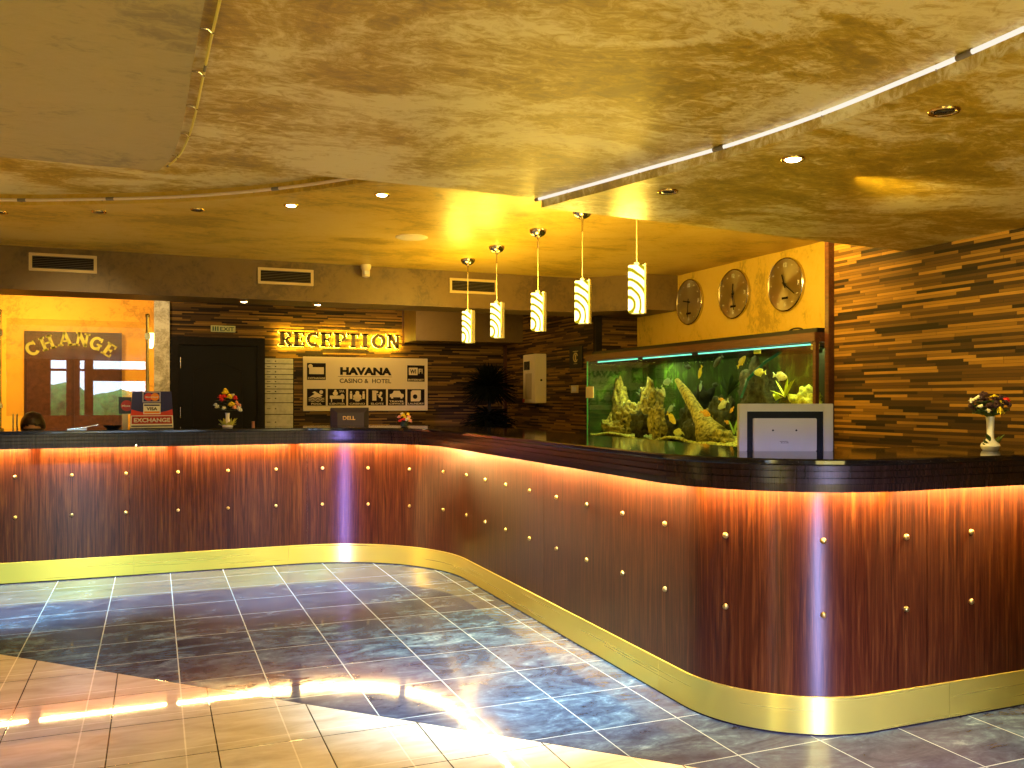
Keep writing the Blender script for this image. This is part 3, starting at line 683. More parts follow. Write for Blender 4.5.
# HAVANA board
sb = thing('hotel_sign_board', 'cream HAVANA casino and hotel board with black pictogram tiles on the strip wall', 'sign', (2.348, 10.46, 1.526))
bx(-.75, .75, -.03, 0, -.318, .318, bev=.003).build('board', M_BOARD, sb)
text('hotel_name', 'HAVANA', .085, M_INK, sb, (-.02, -.031, .115), bold=.055, width=.62)
bx(-.35, .30, -.033, -.03, .088, .092).build('rule_line', M_INK, sb)
text('hotel_subtitle', 'CASINO &  HOTEL', .052, M_INK, sb, (-.02, -.031, .015), bold=.01, width=.62)
def tile(x, z, cap, icon):
    t = bx(-.108, .108, -.036, -.03, -.098, .098).build('icon_tile', M_INKB, sb); t.location = (x, 0, z)
    m = MB(); Y0, Y1_ = -.040, -.036
    def q(x0, z0, x1, z1): m.plate([(x0, z0), (x1, z0), (x1, z1), (x0, z1)], Y0, Y1_)
    def dsc(cx, cz, r, rz=None): m.plate([(cx + r * cos(2 * pi * k / 16), cz + (rz or r) * sin(2 * pi * k / 16)) for k in range(16)], Y0, Y1_)
    def wave(z):
        for k in range(12):
            xa, xb = -.09 + k * .015, -.09 + (k + 1) * .015
            bar(m, xa, z + .006 * sin(k * 1.57), xb, z + .006 * sin((k + 1) * 1.57), .006, Y0, Y1_)
    if icon == 'bill': q(-.085, -.03, .085, .05); dsc(-.07, .06, .026)
    if icon == 'wifi': q(-.09, -.02, .02, .07); text('pictogram_text', 'WI', .05, M_INKB, t, (-.035, -.0405, -.0), bold=.03, width=.075); text('pictogram_text', 'FI', .06, M_BOARD, t, (.058, -.036, 0), bold=.03, width=.05)
    if icon == 'pool':
        wave(-.01); wave(-.028); wave(-.046); dsc(.055, .06, .022); m.plate([(-.08, .0), (.04, .0), (.07, .02), (.02, .045), (-.02, .07), (-.05, .055), (-.02, .04)], Y0, Y1_)
    if icon == 'spa': q(-.085, -.02, .085, .02); dsc(-.02, .045, .03, .025); dsc(-.02, .075, .014); dsc(.06, .02, .02); q(-.07, -.055, -.06, -.02); q(.06, -.055, .07, -.02); text('pictogram_text', 'SPA', .03, M_BOARD, t, (.055, -.036, .055), width=.06)
    if icon == 'casino':
        dsc(0, .05, .024); dsc(0, .01, .05, .03); q(-.05, -.03, .05, -.01); m.plate([(-.04, -.02), (.04, -.02), (.02, -.05), (-.02, -.05)], Y0, Y1_)
        for s_ in (-1, 1): dsc(s_ * .075, .06, .012); q(s_ * .075 - .014, -.02, s_ * .075 + .014, .045)
    if icon == 'slots': q(-.06, -.04, -.01, .08); q(-.04, .05, .01, .075); dsc(.045, .05, .017); bar(m, .045, .035, .02, -.0, .022, Y0, Y1_); bar(m, .03, -.0, .06, -.01, .016, Y0, Y1_); bar(m, .06, -.01, .055, -.045, .012, Y0, Y1_); bar(m, .04, .025, .0, .03, .01, Y0, Y1_)
    if icon == 'car': m.plate([(-.085, .0), (.085, .0), (.085, .035), (.055, .045), (.035, .078), (-.035, .078), (-.055, .045), (-.085, .035)], Y0, Y1_); q(-.07, -.015, -.045, 0); q(.045, -.015, .07, 0)
    if icon == 'wash': m.plate([(-.065, -.05), (.04, -.05), (.04, .065), (-.065, .065)], Y0, Y1_); m.plate([(.04, -.05), (.06, -.03), (.06, .085), (-.045, .085), (-.065, .065), (.04, .065)], Y0, Y1_)
    m.build('pictogram', M_BOARD, t)
    if icon == 'wash':
        MB().plate([(-.012 + .028 * cos(2 * pi * k / 18), .008 + .028 * sin(2 * pi * k / 18)) for k in range(18)], -.0415, -.040).build('drum_door', M_INKB, t)
    lines = cap.split('|')
    for k, l in enumerate(lines):
        text('caption', l, .022 if len(lines) == 1 else .020, M_BOARD, t, (0, -.036, -.088 + .028 * (len(lines) - 1 - k) * 1.05), width=min(.20, .031 * len(l)), bold=.025)
tile(-.60, .145, 'EXCHANGE', 'bill'); tile(.60, .135, 'INTERNET', 'wifi')
for i, (c, ic) in enumerate([('POOL', 'pool'), ('CENTER', 'spa'), ('CASINO', 'casino'), ('SLOTS', 'slots'), ('TRAVEL|OFFICE', 'car'), ('LAUNDRY', 'wash')]):
    tile(-.60 + .24 * i, -.155, c, ic)

# ------------------------------------------------------------ back wall: door, exit sign, key board
dr = thing('door_1', 'black panelled double-frame door below the exit sign', 'door', (.662, 10.46, 0)); dr['kind'] = 'structure'
dr.name = 'door_1'
mb = MB().box(-.50, -.42, -.07, 0, 0, 2.04, bev=.004).box(.42, .50, -.07, 0, 0, 2.04, bev=.004).box(-.42, .42, -.07, 0, 1.95, 2.04, bev=.004).box(-.42, -.405, -.05, 0, 0, 1.95).box(.405, .42, -.05, 0, 0, 1.95)
mb.build('door_frame', M_DOOR, dr)
lf = bx(-.405, .405, -.04, -.01, .01, 1.945).build('door_leaf', mat('black_door_paint', (.007, .005, .004), .5, spec=.15), dr)
pan = [(-.26, .2), (-.26, 1.66), (-.20, 1.68), (-.12, 1.74), (0, 1.77), (.12, 1.74), (.20, 1.68), (.26, 1.66), (.26, .2)]
m = MB()
for a, b in zip(pan, pan[1:] + pan[:1]): bar(m, a[0], a[1], b[0], b[1], .016, -.052, -.04)
m.build('panel_moulding', M_DOOR, lf)
for z in (.5, 1.2, 1.75): MB().cyl((-.402, -.052, z - .06), (-.402, -.052, z + .06), .008, n=10).build('hinge', M_CHROME, dr, smooth=True)
MB().cyl((.33, -.04, 1.0), (.33, -.09, 1.0), .01).cyl((.33, -.085, 1.0), (.22, -.085, 1.0), .009).build('door_handle', M_CHROME, dr, smooth=True)
ex = thing('exit_sign', 'small pale rectangular EXIT sign on the cladding above the black door', 'exit sign', (.712, 10.46, 2.14))
bx(-.132, .132, -.02, 0, -.036, .036, bev=.003).build('panel', mat('exit_panel', (.50, .50, .20), .4), ex)
text('letters', 'EXIT', .045, mat('exit_green', (.02, .07, .03), .5), ex, (.04, -.0205, -.023), bold=.02, width=.15)
m = MB()
for k in range(3): m.plate([(-.115 + k * .025, -.025), (-.10 + k * .025, -.025), (-.10 + k * .025, .025), (-.115 + k * .025, .025)], -.022, -.02)
m.build('arrow_mark', mat('exit_green', (.02, .07, .03), .5), ex)
kb = thing('directory_board', 'tall metal directory board with stacked label strips beside the black door', 'board', (1.327, 10.46, 1.40))
bx(-.165, .165, -.012, 0, -.42, .42).build('back_plate', M_DKWOOD, kb)
z = .415
for k, h in enumerate([.06, .055, .06, .05, .05, .055, .05, .10, .13, .17]):
    s_ = bx(-.16, .155, -.022, -.012, z - h + .004, z, bev=.002).build('label_strip', mat('aluminium_strip', (.50, .46, .33), .5, .3, var=.15, vscale=20), kb)
    m = MB().plate([(-.14, z - h / 2 - .003), (-.10, z - h / 2 - .003), (-.10, z - h / 2 + .003), (-.14, z - h / 2 + .003)], -.0235, -.022).plate([(-.05, z - h / 2 - .006), (-.035, z - h / 2 - .006), (-.035, z - h / 2 + .006), (-.05, z - h / 2 + .006)], -.0235, -.022)
    m.build('mark', M_INK, s_); z -= h + .004

# white control box, plaque, switch on the side wall
eb = thing('alarm_panel', 'cream wall box with small screen and lock on the striped side wall', 'control box', (4.14, 9.56, 1.585), -pi / 2)
bx(-.0, .36, -.14, 0, -.28, .28, bev=.006).build('housing', M_CREAM, eb)
bx(.04, .20, -.146, -.14, .10, .20).build('screen', mat('grey_screen', (.05, .045, .03), .2), eb)
bx(.08, .26, -.143, -.14, -.24, .06).build('instruction_sheet', mat('tan_sheet', (.50, .38, .22), .6), eb)
bx(.0, .05, -.144, -.14, -.275, -.235).build('red_sticker', M_RED, eb)
eb2 = bx(.362, .368, -.12, -.02, -.26, .26).build('side_door', M_CREAM, eb)
MB().cyl((.368, -.07, -.02), (.374, -.07, -.02), .012).build('lock', M_INK, eb2)
pq = thing('wall_plaque', 'small black plaque with gold emblem on the striped wall left of the tank', 'plaque', (4.14, 8.42, 1.79), -pi / 2)
bx(-.155, .155, -.014, 0, -.115, .115, bev=.003).build('plate', M_BLACK, pq)
m = MB(); arcs(m, 0, .0, .05, .045, 20, 330, .014, -.018, -.014); m.plate([(-.06, .06), (.06, .06), (.06, .068), (-.06, .068)], -.018, -.014); m.plate([(-.04, -.07), (.04, -.07), (.04, -.064), (-.04, -.064)], -.018, -.014)
m.box(-.012, .012, -.018, -.014, -.03, .03); m.build('emblem', mat('gold_print', (.50, .38, .12), .4), pq)
sw = thing('light_switch', 'square cream light switch below the black plaque', 'switch', (4.14, 8.46, 1.455), -pi / 2)
bx(-.085, .085, -.01, 0, -.04, .04, bev=.003).build('face_plate', M_CREAM, sw); bx(-.05, .05, -.016, -.01, -.025, .025, bev=.002).build('rocker', M_WHITE, sw)

# ------------------------------------------------------------ clocks
def clock(y, label, h1, h2, num=True):
    t = thing('wall_clock', label, 'clock', (4.6, y, 2.247), -pi / 2, 'round steel clocks on the yellow wall')
    def disc(r, y0, y1, mt, nm, par=None, bev=0):
        m = MB(); m.lathe([(r, 0), (r, .6 * (y0 - y1)), (r - bev, y0 - y1)] if bev else [(r, 0), (r, y0 - y1)], n=56)
        ob = m.build(nm, mt, par or t, smooth=30); ob.rotation_euler = (pi / 2, 0, 0); ob.location = (0, y1 - 0, 0) if False else (0, -(-y1), 0); return ob
    m = MB().lathe([(.208, 0), (.212, .010), (.212, .026), (.206, .032), (.202, .030), (.202, 0)], n=64); rim = m.build('rim', M_CHROME, t, smooth=30); rim.rotation_euler = (pi / 2, 0, 0)
    m = MB().lathe([(.203, .002), (.203, .024), (.0005, .0245)], n=64); f = m.build('dial', M_DIAL, t, smooth=30); f.rotation_euler = (pi / 2, 0, 0)
    for a, s_ in ((0, '12'), (90, '3'), (180, '6')):
        text('numeral', s_, .034, M_PAPER, t, (.155 * sin(radians(a)), -.026, .155 * cos(radians(a)) - .017), .002, bold=.02)
    for k in range(12):
        if k in (0, 3, 6): continue
        a = k * pi / 6; MB().cyl((.165 * sin(a), -.0245, .165 * cos(a)), (.165 * sin(a), -.028, .165 * cos(a)), .005, n=10).build('hour_mark', M_PAPER, t)
    for nm, a, L, w in (('hour_hand', h1, .085, .011), ('minute_hand', h2, .14, .008)):
        m = MB(); a = radians(a); bar(m, -.03 * sin(a), -.03 * cos(a), L * sin(a), L * cos(a), w, -.034, -.031); m.build(nm, M_BLACK, t)
    MB().cyl((0, -.025, 0), (0, -.038, 0), .009, n=14).build('hub', M_BLACK, t, smooth=True)
    bx(-.035, .035, -.029, -.0245, -.115, -.098).build('name_plate', M_INK, t)
    return t
m, t_, b_ = nt('clock_dial_steel'); B = NB(t_)
b_.inputs['Base Color'].default_value = (.62, .55, .40, 1); b_.inputs['Metallic'].default_value = 1; b_.inputs['Roughness'].default_value = .28; b_.inputs['Anisotropic'].default_value = .85
tg = B('Tangent', _direction_type='RADIAL', _axis='Z'); B.link(tg.outputs[0], b_.inputs['Tangent']); M_DIAL = m
clock(6.966, 'leftmost of the round steel clocks, above the left half of the tank', -80, 185)
clock(6.29, 'second round steel clock from the left on the yellow wall', 5, 172)
clock(5.62, 'third round steel clock with hands at eleven and four, the largest fully visible', -20, 125)
clock(4.95, 'fourth clock, mostly cut off by the wooden post', 40, 250)

# ------------------------------------------------------------ aquarium
XA, YA0, YA1 = 3.9, 4.49, 7.70
st_ = thing('aquarium_stand', 'dark brown wooden cabinet carrying the long fish tank', 'cabinet', (0, 0, 0))
bx(XA + .01, 4.55, YA0 + .01, YA1 - .01, 0.06, .93).build('body', M_POST, st_); bx(XA + .04, 4.5, YA0 + .04, YA1 - .04, 0, .06).build('plinth', M_INK, st_)
for i in range(4):
    y0 = YA0 + .03 + i * .79; dd = bx(XA - .008, XA + .01, y0, y0 + .77, .10, .90, bev=.003).build('cabinet_door', M_POST, st_)
    MB().cyl((XA - .02, y0 + .7, .45), (XA - .02, y0 + .7, .6), .006).build('handle', M_CHROME, dd)
aq = thing('aquarium', 'long glass fish tank with reddish wooden rim and green-lit water', 'aquarium', (0, 0, 0))
T0, T1 = .95, 1.775
mb = MB().box(XA - .02, XA + .03, YA0 - .01, YA1 + .01, 1.715, T1, bev=.003).box(4.52, 4.56, YA0 - .01, YA1 + .01, 1.715, T1).box(XA + .03, 4.52, YA0 - .01, YA0 + .03, 1.715, T1)
mb.box(XA + .03, 4.52, YA1 - .03, YA1 + .01, 1.715, T1)
mb.build('top_rim', M_POST, aq)
MB().box(XA - .015, 4.56, YA0 - .01, YA1 + .01, .93, .965).build('bottom_rim', M_POST, aq)
MB().box(XA - .012, XA + .016, YA0 - .008, YA0 + .018, .965, 1.715).build('corner_post', M_POST, aq)
bx(XA, XA + .008, YA0 + .02, YA1, .965, 1.715).build('front_glass', M_GLASS, aq)
bx(XA + .02, 4.5, YA0, YA0 + .008, .965, 1.715).build('side_glass', M_GLASS, aq)
bx(XA - .002, XA + .010, YA1, YA1 + .012, .965, 1.715).build('glass_edge', M_GEDGE, aq)
def back_mat():
    m, t, b = nt('algae_backing'); B = NB(t); g = B('NewGeometry').outputs['Position']
    n = B.noise(g, 5, 6, .65, 1.2); n2 = B.noise(B.mapping(g, (1, 14, 1.2)), 3, 4)
    c = B.ramp(B.math('ADD', B.math('MULTIPLY', n, .7), B.math('MULTIPLY', n2, .3)), [(.42, (.003, .008, .002)), (.53, (.016, .036, .007)), (.66, (.14, .24, .04))])
    B.link(c, b.inputs['Base Color']); b.inputs['Roughness'].default_value = .6; return m
M_ALG = back_mat()
bx(4.505, 4.515, YA0 + .02, YA1 - .01, .965, 1.715).build('back_panel', M_ALG, aq)
bx(XA + .012, 4.505, YA1 - .02, YA1 - .01, .965, 1.715).build('end_panel', M_ALG, aq)
bx(XA + .009, 4.504, YA0 + .009, YA1 - .021, .966, 1.690).build('water', M_WATER, aq)
bx(XA + .05, 4.58, YA0 + .05, YA1, T1, T1 + .035, bev=.004).build('hood', M_BLACK, aq)
for a, b in ((4.62, 5.9), (6.0, 6.75), (6.85, 7.6)):
    MB().cyl((3.965, a, 1.706), (3.965, b, 1.706), .0055, n=10).build('tube_light', M_TANKL, aq, smooth=True)
for y, e in ((4.95, 3.0), (5.75, .8), (6.35, .7), (7.2, 3.4)):
    l = light('AREA', 'tank_light', (4.20, y, 1.705), e * 2.6, (.95, 1, .40), shape='RECTANGLE', size=.3, size_y=.5, to=(4.16, y, 0))
    l.parent = aq
bx(4.30, 4.45, 4.55, 4.95, 1.30, 1.70, bev=.03).build('filter_box', M_BLACK, aq)
MB().tube([(4.28, 5.30, 1.70), (4.22, 5.42, 1.62), (4.17, 5.55, 1.50), (4.15, 5.6, 1.36)], .012).build('heater', mat('teal_tube', (.02, .12, .12), .2), aq, smooth=True)
for y, z in ((5.22, 1.69), (4.62, 1.69)): bx(4.0, 4.01, y - .035, y + .035, z - .015, z + .02).build('yellow_label', mat('yellow_label', (.70, .55, .05), .5), aq)
bx(3.893, 3.899, 7.56, 7.72, 1.36, 1.47).build('thermometer', M_CREAM, aq)
hb = thing('loose_board', 'thin dark board lying on top of the fish tank hood', 'board', (0, 0, 0))
bx(4.22, 4.5, 4.55, 6.3, T1 + .036, T1 + .056).build('plank', M_DKWOOD, hb)
hz = MB().tube([(4.35, 5.22 + .09 * cos(pi * k / 10), T1 + .058 + .035 * sin(pi * k / 10)) for k in range(11)], .006).build('hose_loop', M_BLACK, smooth=True)
tag(hz, 'small black hose loop on the board above the tank', 'hose')

# gravel
mb = MB(); ny, nx = 240, 14; grid = []
for j in range(ny + 1):
    y = YA0 + .02 + (YA1 - YA0 - .05) * j / ny; row = []
    for i in range(nx + 1):
        x = XA + .012 + (4.49 - XA) * i / nx
        h = 1.010 + .040 * noise.noise((x * 1.5, y * 2.2, 0)) + .014 * sin(y * 5.3) + (i / nx) * .05 + .010 * noise.noise((x * 40, y * 40, 1))
        row.append(mb.bm.verts.new((x, y, max(h, .972))))
    grid.append(row)
for j in range(ny):
    for i in range(nx): mb.bm.faces.new((grid[j][i], grid[j + 1][i], grid[j + 1][i + 1], grid[j][i + 1]))
for j in range(0, ny):
    for k in range(3):
        y = YA0 + .02 + (YA1 - YA0 - .05) * (j + random.random()) / ny; x = XA + .016 + random.random() * .03
        h = 1.010 + .040 * noise.noise((x * 1.5, y * 2.2, 0)) + .014 * sin(y * 5.3)
        r = bmesh.ops.create_icosphere(mb.bm, subdivisions=1, radius=.008 + .006 * random.random(), matrix=Matrix.Translation((x, y, h + .003)))
tag(mb.build('gravel', mat('yellow_gravel', (.48, .44, .11), .7, var=.95, vscale=55), smooth=True, recalc=False), 'wavy bed of yellow gravel along the tank bottom', 'gravel', kind='stuff')

M_ROCK = mat('ochre_rock', (.30, .23, .055), .8, var=.95, vscale=34, bump=1)
M_ROCKD = mat('dark_rock', (.045, .04, .02), .85, var=.8, vscale=30, bump=1)
def rock(c, sc, label, mt=M_ROCK, seed=0, amp=.55, name='rock'):
    mb = MB(); bmesh.ops.create_icosphere(mb.bm, subdivisions=4, radius=1)
    for v in mb.bm.verts:
        p = v.co.copy(); n = noise.fractal(p * 2.1 + Vector((seed * 3.1, seed, 2)), .9, 2.1, 4); v.co = p * (1 + amp * n); v.co = Vector((v.co.x * sc[0], v.co.y * sc[1], v.co.z * sc[2]))
    o = mb.build(name, mt, smooth=180); o.location = c; return tag(o, label, 'rock', 'rocks in the fish tank')
S_, C_ = sin(YAW), cos(YAW)
def onX(px, py, X):   # where a sight line from the camera meets a wall-parallel plane inside the tank
    u = (px - 512) / 884; r = (S_ + u * C_, C_ - u * S_, (399 - py) / 884); t = X / r[0]; return (X, r[1] * t, 1.35 + r[2] * t)
for px, py, X, sc, mt, lb in [
    (603, 424, 4.12, (.08, .17, .14), M_ROCK, 'rounded ochre rock at the left end of the tank'),
    (619, 405, 4.22, (.07, .09, .22), M_ROCK, 'tall narrow ochre rock near the left end of the tank'),
    (630, 418, 4.10, (.09, .17, .14), M_ROCK, 'wide ochre rock between two rock pillars'),
    (617, 430, 4.02, (.07, .22, .07), M_ROCK, 'low flat ochre rock on the left gravel'),
    (650, 412, 4.20, (.08, .14, .25), M_ROCK, 'broad upright ochre rock left of the driftwood'),
    (665, 428, 4.10, (.08, .14, .11), M_ROCKD, 'dark rock beside the yellow fish'),
    (690, 424, 4.18, (.08, .12, .15), M_ROCKD, 'dark rock under the driftwood branch'),
    (703, 405, 4.30, (.08, .12, .14), mat('cave_hole_black', (.008, .008, .006), .9), 'round black lump for the dark cave hole in the middle of the tank'),  # solid black shape stands in for the shaded cave opening
    (722, 418, 4.25, (.10, .12, .17), M_ROCKD, 'dark brown rock left of the white framed screen'),
    (758, 395, 4.30, (.10, .20, .22), M_ROCKD, 'large dark rock behind the white framed screen'),
    (720, 438, 4.05, (.06, .14, .06), M_ROCK, 'low ochre rock at the foot of the driftwood'),
    (640, 424, 3.99, (.05, .12, .10), M_ROCKD, 'small dark rock in front of the two ochre pillars'),
    (657, 421, 4.00, (.05, .11, .13), M_ROCK, 'ochre rock at the left foot of the driftwood'),
    (694, 432, 4.00, (.05, .14, .09), M_ROCKD, 'dark low rock below the slanting driftwood'),
    (711, 428, 4.18, (.06, .10, .14), M_ROCK, 'ochre rock behind the lower end of the driftwood'),
    (594, 415, 4.20, (.06, .12, .12), M_ROCKD, 'dark rock against the far end of the tank'),
    (806, 404, 4.15, (.07, .12, .10), mat('lime_rock', (.36, .36, .04), .7, var=.8, vscale=30, bump=.8), 'bright yellow rock at the right end of the tank')]:
    rock(onX(px, py, X), sc, lb, mt, px % 17)
a, b, c_, d_ = onX(677, 380, 4.08), onX(687, 395, 4.08), onX(697, 412, 4.06), onX(712, 437, 4.04)
dw = MB().tube([a, b, c_, tuple((Vector(c_) + Vector(d_)) / 2), d_], [.022, .045, .05, .085, .13], 12)
for v in dw.bm.verts: v.co += Vector((1, 1, 1)) * .02 * noise.noise(v.co * 14)
tag(dw.build('driftwood', mat('pale_driftwood', (.38, .29, .08), .8, var=.85, vscale=40, bump=.5), smooth=180), 'slanting pale driftwood branch in the middle of the tank', 'driftwood', 'rocks in the fish tank' and None)
# plants in the tank
def tank_plant(px, py, X, label, mt, n, L, spread):
    c = onX(px, py, X); mb = MB()
    for k in range(n):
        a = random.uniform(-1, 1) * spread; bmag = random.uniform(-.4, .4)
        mb.blade((c[0], c[1], c[2]), (c[0] + bmag * L * .5, c[1] + sin(a) * L, c[2] + cos(a) * L), .012, .02)
    return tag(mb.build('aquarium_plant', mt), label, 'aquarium plant', 'plants in the fish tank')
M_LIME = mat('lime_leaves', (.55, .60, .04), .5); M_TPL = mat('dark_tank_leaves', (.02, .035, .01), .6)
tank_plant(785, 397, 4.1, 'lime yellow leafy plant above the white framed screen', M_LIME, 7, .16, 1.2)
tank_plant(776, 400, 4.05, 'small tufted lime plant beside the larger lime plant', M_LIME, 9, .07, 1.3)
tank_plant(734, 434, 4.0, 'pale green plant at the left edge of the white framed screen', mat('pale_leaves', (.35, .50, .10), .5), 6, .13, .5)
tank_plant(642, 398, 4.25, 'dark spiky plant between the ochre rock pillars', M_TPL, 10, .12, 1.1)
tank_plant(605, 362, 4.3, 'dark hanging leaves at the upper left of the tank', M_TPL, 8, .14, 1.5)
tank_plant(728, 395, 4.3, 'dark branching plant in the centre right of the tank', M_TPL, 9, .2, 1.0)
# fish
def fish(px, py, X, L, col, dirn, tilt, label, tall=.42):
    key = 'fish_%s' % col; cols = {'white': (.62, .70, .55), 'blue': (.28, .42, .50), 'yellow': (.85, .60, .05), 'orange': (.85, .38, .04), 'black': (.01, .012, .012), 'pale': (.62, .62, .22)}
    mt = mat(key, cols[col], .35, var=.3, vscale=60)
    c = onX(px, py, X); t = thing('fish', label, 'fish', c, pi / 2 if dirn > 0 else -pi / 2, 'fish in the tank')
    t.rotation_euler = (0, radians(tilt), (pi / 2 if dirn > 0 else -pi / 2))
    m = MB(); n = 12; rings = []
    prof = [(.5, .03), (.46, .14), (.36, .27), (.2, .40), (.02, .46), (-.16, .40), (-.32, .24), (-.44, .12), (-.5, .10)]
    m2 = []
    for x, h in prof: m2.append([m.bm.verts.new((x * L, .42 * h * L * tall * cos(2 * pi * k / n) , h * L * tall * 1.15 * sin(2 * pi * k / n))) for k in range(n)])
    for u, v in zip(m2, m2[1:]):
        for k in range(n): m.bm.faces.new((u[k], u[(k + 1) % n], v[(k + 1) % n], v[k]))
    m.bm.faces.new(m2[0][::-1]); m.bm.faces.new(m2[-1]); m.build('body', mt, t, smooth=True)
    m = MB(); m.plate([(-.47 * L, .03 * L), (-.66 * L, .15 * L), (-.61 * L, 0), (-.66 * L, -.15 * L), (-.47 * L, -.03 * L)], -.002, .002); m.build('tail_fin', mt, t)
    m = MB(); m.plate([(.22 * L, .17 * L), (-.05 * L, .27 * L), (-.35 * L, .20 * L), (-.34 * L, .10 * L), (0, .17 * L)], -.0015, .0015); m.plate([(.02 * L, -.18 * L), (-.15 * L, -.27 * L), (-.28 * L, -.10 * L)], -.0015, .0015); m.build('fins', mt, t)
    m = MB().ball((.36 * L, .055 * L, .045 * L), .022 * L, n=8).ball((.36 * L, -.055 * L, .045 * L), .022 * L, n=8); m.build('eyes', M_INK, t)
F = [(623, 409, 4.05, .10, 'white', 1, 70, 'white fish swimming steeply near the tall narrow rock'), (603.5, 426, 3.98, .10, 'pale', -1, 70, 'pale fish nosing down at the left end of the tank'),
     (667, 382, 4.0, .13, 'blue', 1, 5, 'blue-white fish above the tip of the driftwood'), (663.5, 392, 4.05, .10, 'white', -1, 60, 'small white fish just left of the driftwood tip'),
     (670.5, 409, 4.0, .11, 'blue', 1, 30, 'blue-white fish left of the driftwood middle'), (672, 419, 3.97, .14, 'yellow', -1, 32, 'bright yellow fish below the blue one beside the driftwood'),
     (678, 432.5, 3.96, .14, 'pale', 1, 0, 'pale yellow fish close above the gravel'), (700, 373, 4.05, .10, 'yellow', 1, 65, 'small orange-yellow fish high in the middle of the tank'),
     (700.5, 387, 4.1, .08, 'blue', 1, 75, 'small blue fish under the orange-yellow one'), (706, 413.5, 3.98, .12, 'orange', -1, 12, 'orange fish right of the driftwood branch'),
     (722.5, 405, 4.0, .13, 'white', 1, 25, 'whitish green fish left of the screen corner'), (731.5, 410.5, 4.02, .06, 'orange', 1, 40, 'small orange fish touching the edge of the framed screen'),
     (727.5, 422.5, 3.99, .06, 'orange', -1, 15, 'small orange fish low beside the framed screen'), (717.5, 362, 4.1, .13, 'black', 1, 35, 'black fish high right of the middle of the tank'),
     (688, 367, 4.2, .09, 'black', -1, 10, 'small dark fish near the surface left of the orange-yellow fish'), (683, 386, 4.15, .07, 'black', 1, 60, 'little dark fish right of the driftwood tip'),
     (742, 361, 4.0, .11, 'yellow', -1, -38, 'yellow fish swimming upward near the tank heater'), (759, 372.5, 3.98, .12, 'pale', 1, 0, 'slender pale fish right of the tank heater'),
     (781, 376.5, 3.97, .13, 'white', -1, 8, 'large pale fish above the lime plant'), (715, 385, 4.25, .09, 'black', 1, 0, 'small dark fish in front of the dark branching plant'), (683, 421, 4.15, .10, 'blue', 1, 40, 'dull blue fish in the shade of the driftwood'),
     (722, 400, 4.1, .07, 'orange', -1, 10, 'tiny orange fish behind the whitish green fish')]
for f in F: fish(*f)

# ------------------------------------------------------------ framed white screen on the counter
fs = thing('framed_screen', 'white framed panel with black border and two screws standing on the counter corner', 'display', (2.585, 3.175, 1.12), -YAW)
m = MB().box(-.207, -.172, -.018, .018, 0, .209, bev=.002).box(.165, .207, -.018, .018, 0, .209, bev=.002).box(-.172, .165, -.018, .018, .175, .209, bev=.002)
M_FSW = mat('off_white_casing', (.60, .57, .47), .45)
m.build('outer_frame', M_FSW, fs)
m = MB().plate([(-.172, 0), (-.145, 0), (-.145, .143), (.132, .143), (.165, .175), (-.172, .175)], -.012, .012).plate([(.132, 0), (.165, 0), (.165, .175), (.132, .143)], -.012, .012); m.build('inner_border', mat('navy_black_border', (.005, .006, .009), .5, spec=.15), fs)
bx(-.146, .134, -.022, .016, 0, .145, bev=.003).build('back_cover', M_FSW, fs)
for x in (-.06, .043): MB().cyl((x, -.022, .092), (x, -.024, .092), .0042, n=12).build('screw', M_BLACK, fs)
text('maker_mark', 'ELUX', .006, M_INK, fs, (-.008, -.0225, .035), .0006, width=.034)
bx(-.03, .005, -.0232, -.022, .043, .0445).build('mark_line', M_INK, fs)
bx(-.1, .1, .018, .07, 0, .006, bev=.002).build('stand_foot', M_BLACK, fs)

# ------------------------------------------------------------ vases with flowers
def blossom(mb, c, r, petals=9, up=.3, w=.35):
    c = Vector(c)
    for k in range(petals):
        a = 2 * pi * k / petals + random.random() * .3
        mb.blade(c, c + Vector((cos(a) * r, sin(a) * r, r * up)), r * w, r * .5, 3)
    mb.ball(c + Vector((0, 0, r * .12)), r * .32, (1, 1, .7), 8)
v = thing('flower_vase', 'white porcelain vase with dark mixed bouquet at the right end of the counter', 'vase', (3.47, 2.87, 1.12), 0, 'vases of flowers on the counter')
MB().lathe([(.030, 0), (.036, .006), (.041, .020), (.036, .032), (.022, .042), (.0155, .055), (.0145, .085), (.016, .125), (.018, .147), (.020, .152), (.015, .150)], n=28).build('vase', M_PORC, v, smooth=True)
mb = MB(); heads = [(-.115, 0, .225), (-.09, -.02, .19), (-.07, .03, .215), (-.045, -.03, .20), (-.03, .02, .235), (0, -.03, .215), (.0, .03, .25), (.03, 0, .235), (.055, -.02, .22), (.085, .02, .225), (.05, .03, .19)]
for h in heads: mb.tube([(0, 0, .14), (h[0] * .5, h[1] * .5, .17), (h[0], h[1], h[2] - .012)], .0018, 5)
mb.build('stems', M_GREENL, v)
mb = MB()
for h in heads:
    if abs(h[0]) < .09:
        blossom(mb, h, .026)
        for q in range(6): mb.ball((h[0] + random.uniform(-.02, .02), h[1] + random.uniform(-.02, .02), h[2] + random.uniform(-.022, .008)), random.uniform(.007, .013), n=6)
mb.build('dark_blossoms', M_DKP, v)
mb = MB()
for p in [(-.115, 0, .225), (-.095, -.01, .235), (-.088, -.02, .20), (-.055, -.035, .182)]:
    blossom(mb, p, .014, 7)
    for q in range(4): mb.ball((p[0] + random.uniform(-.009, .009), p[1] - .004, p[2] + random.uniform(-.008, .008)), .006, n=6)
mb.build('white_blossoms', M_WHP, v)
mb = MB()
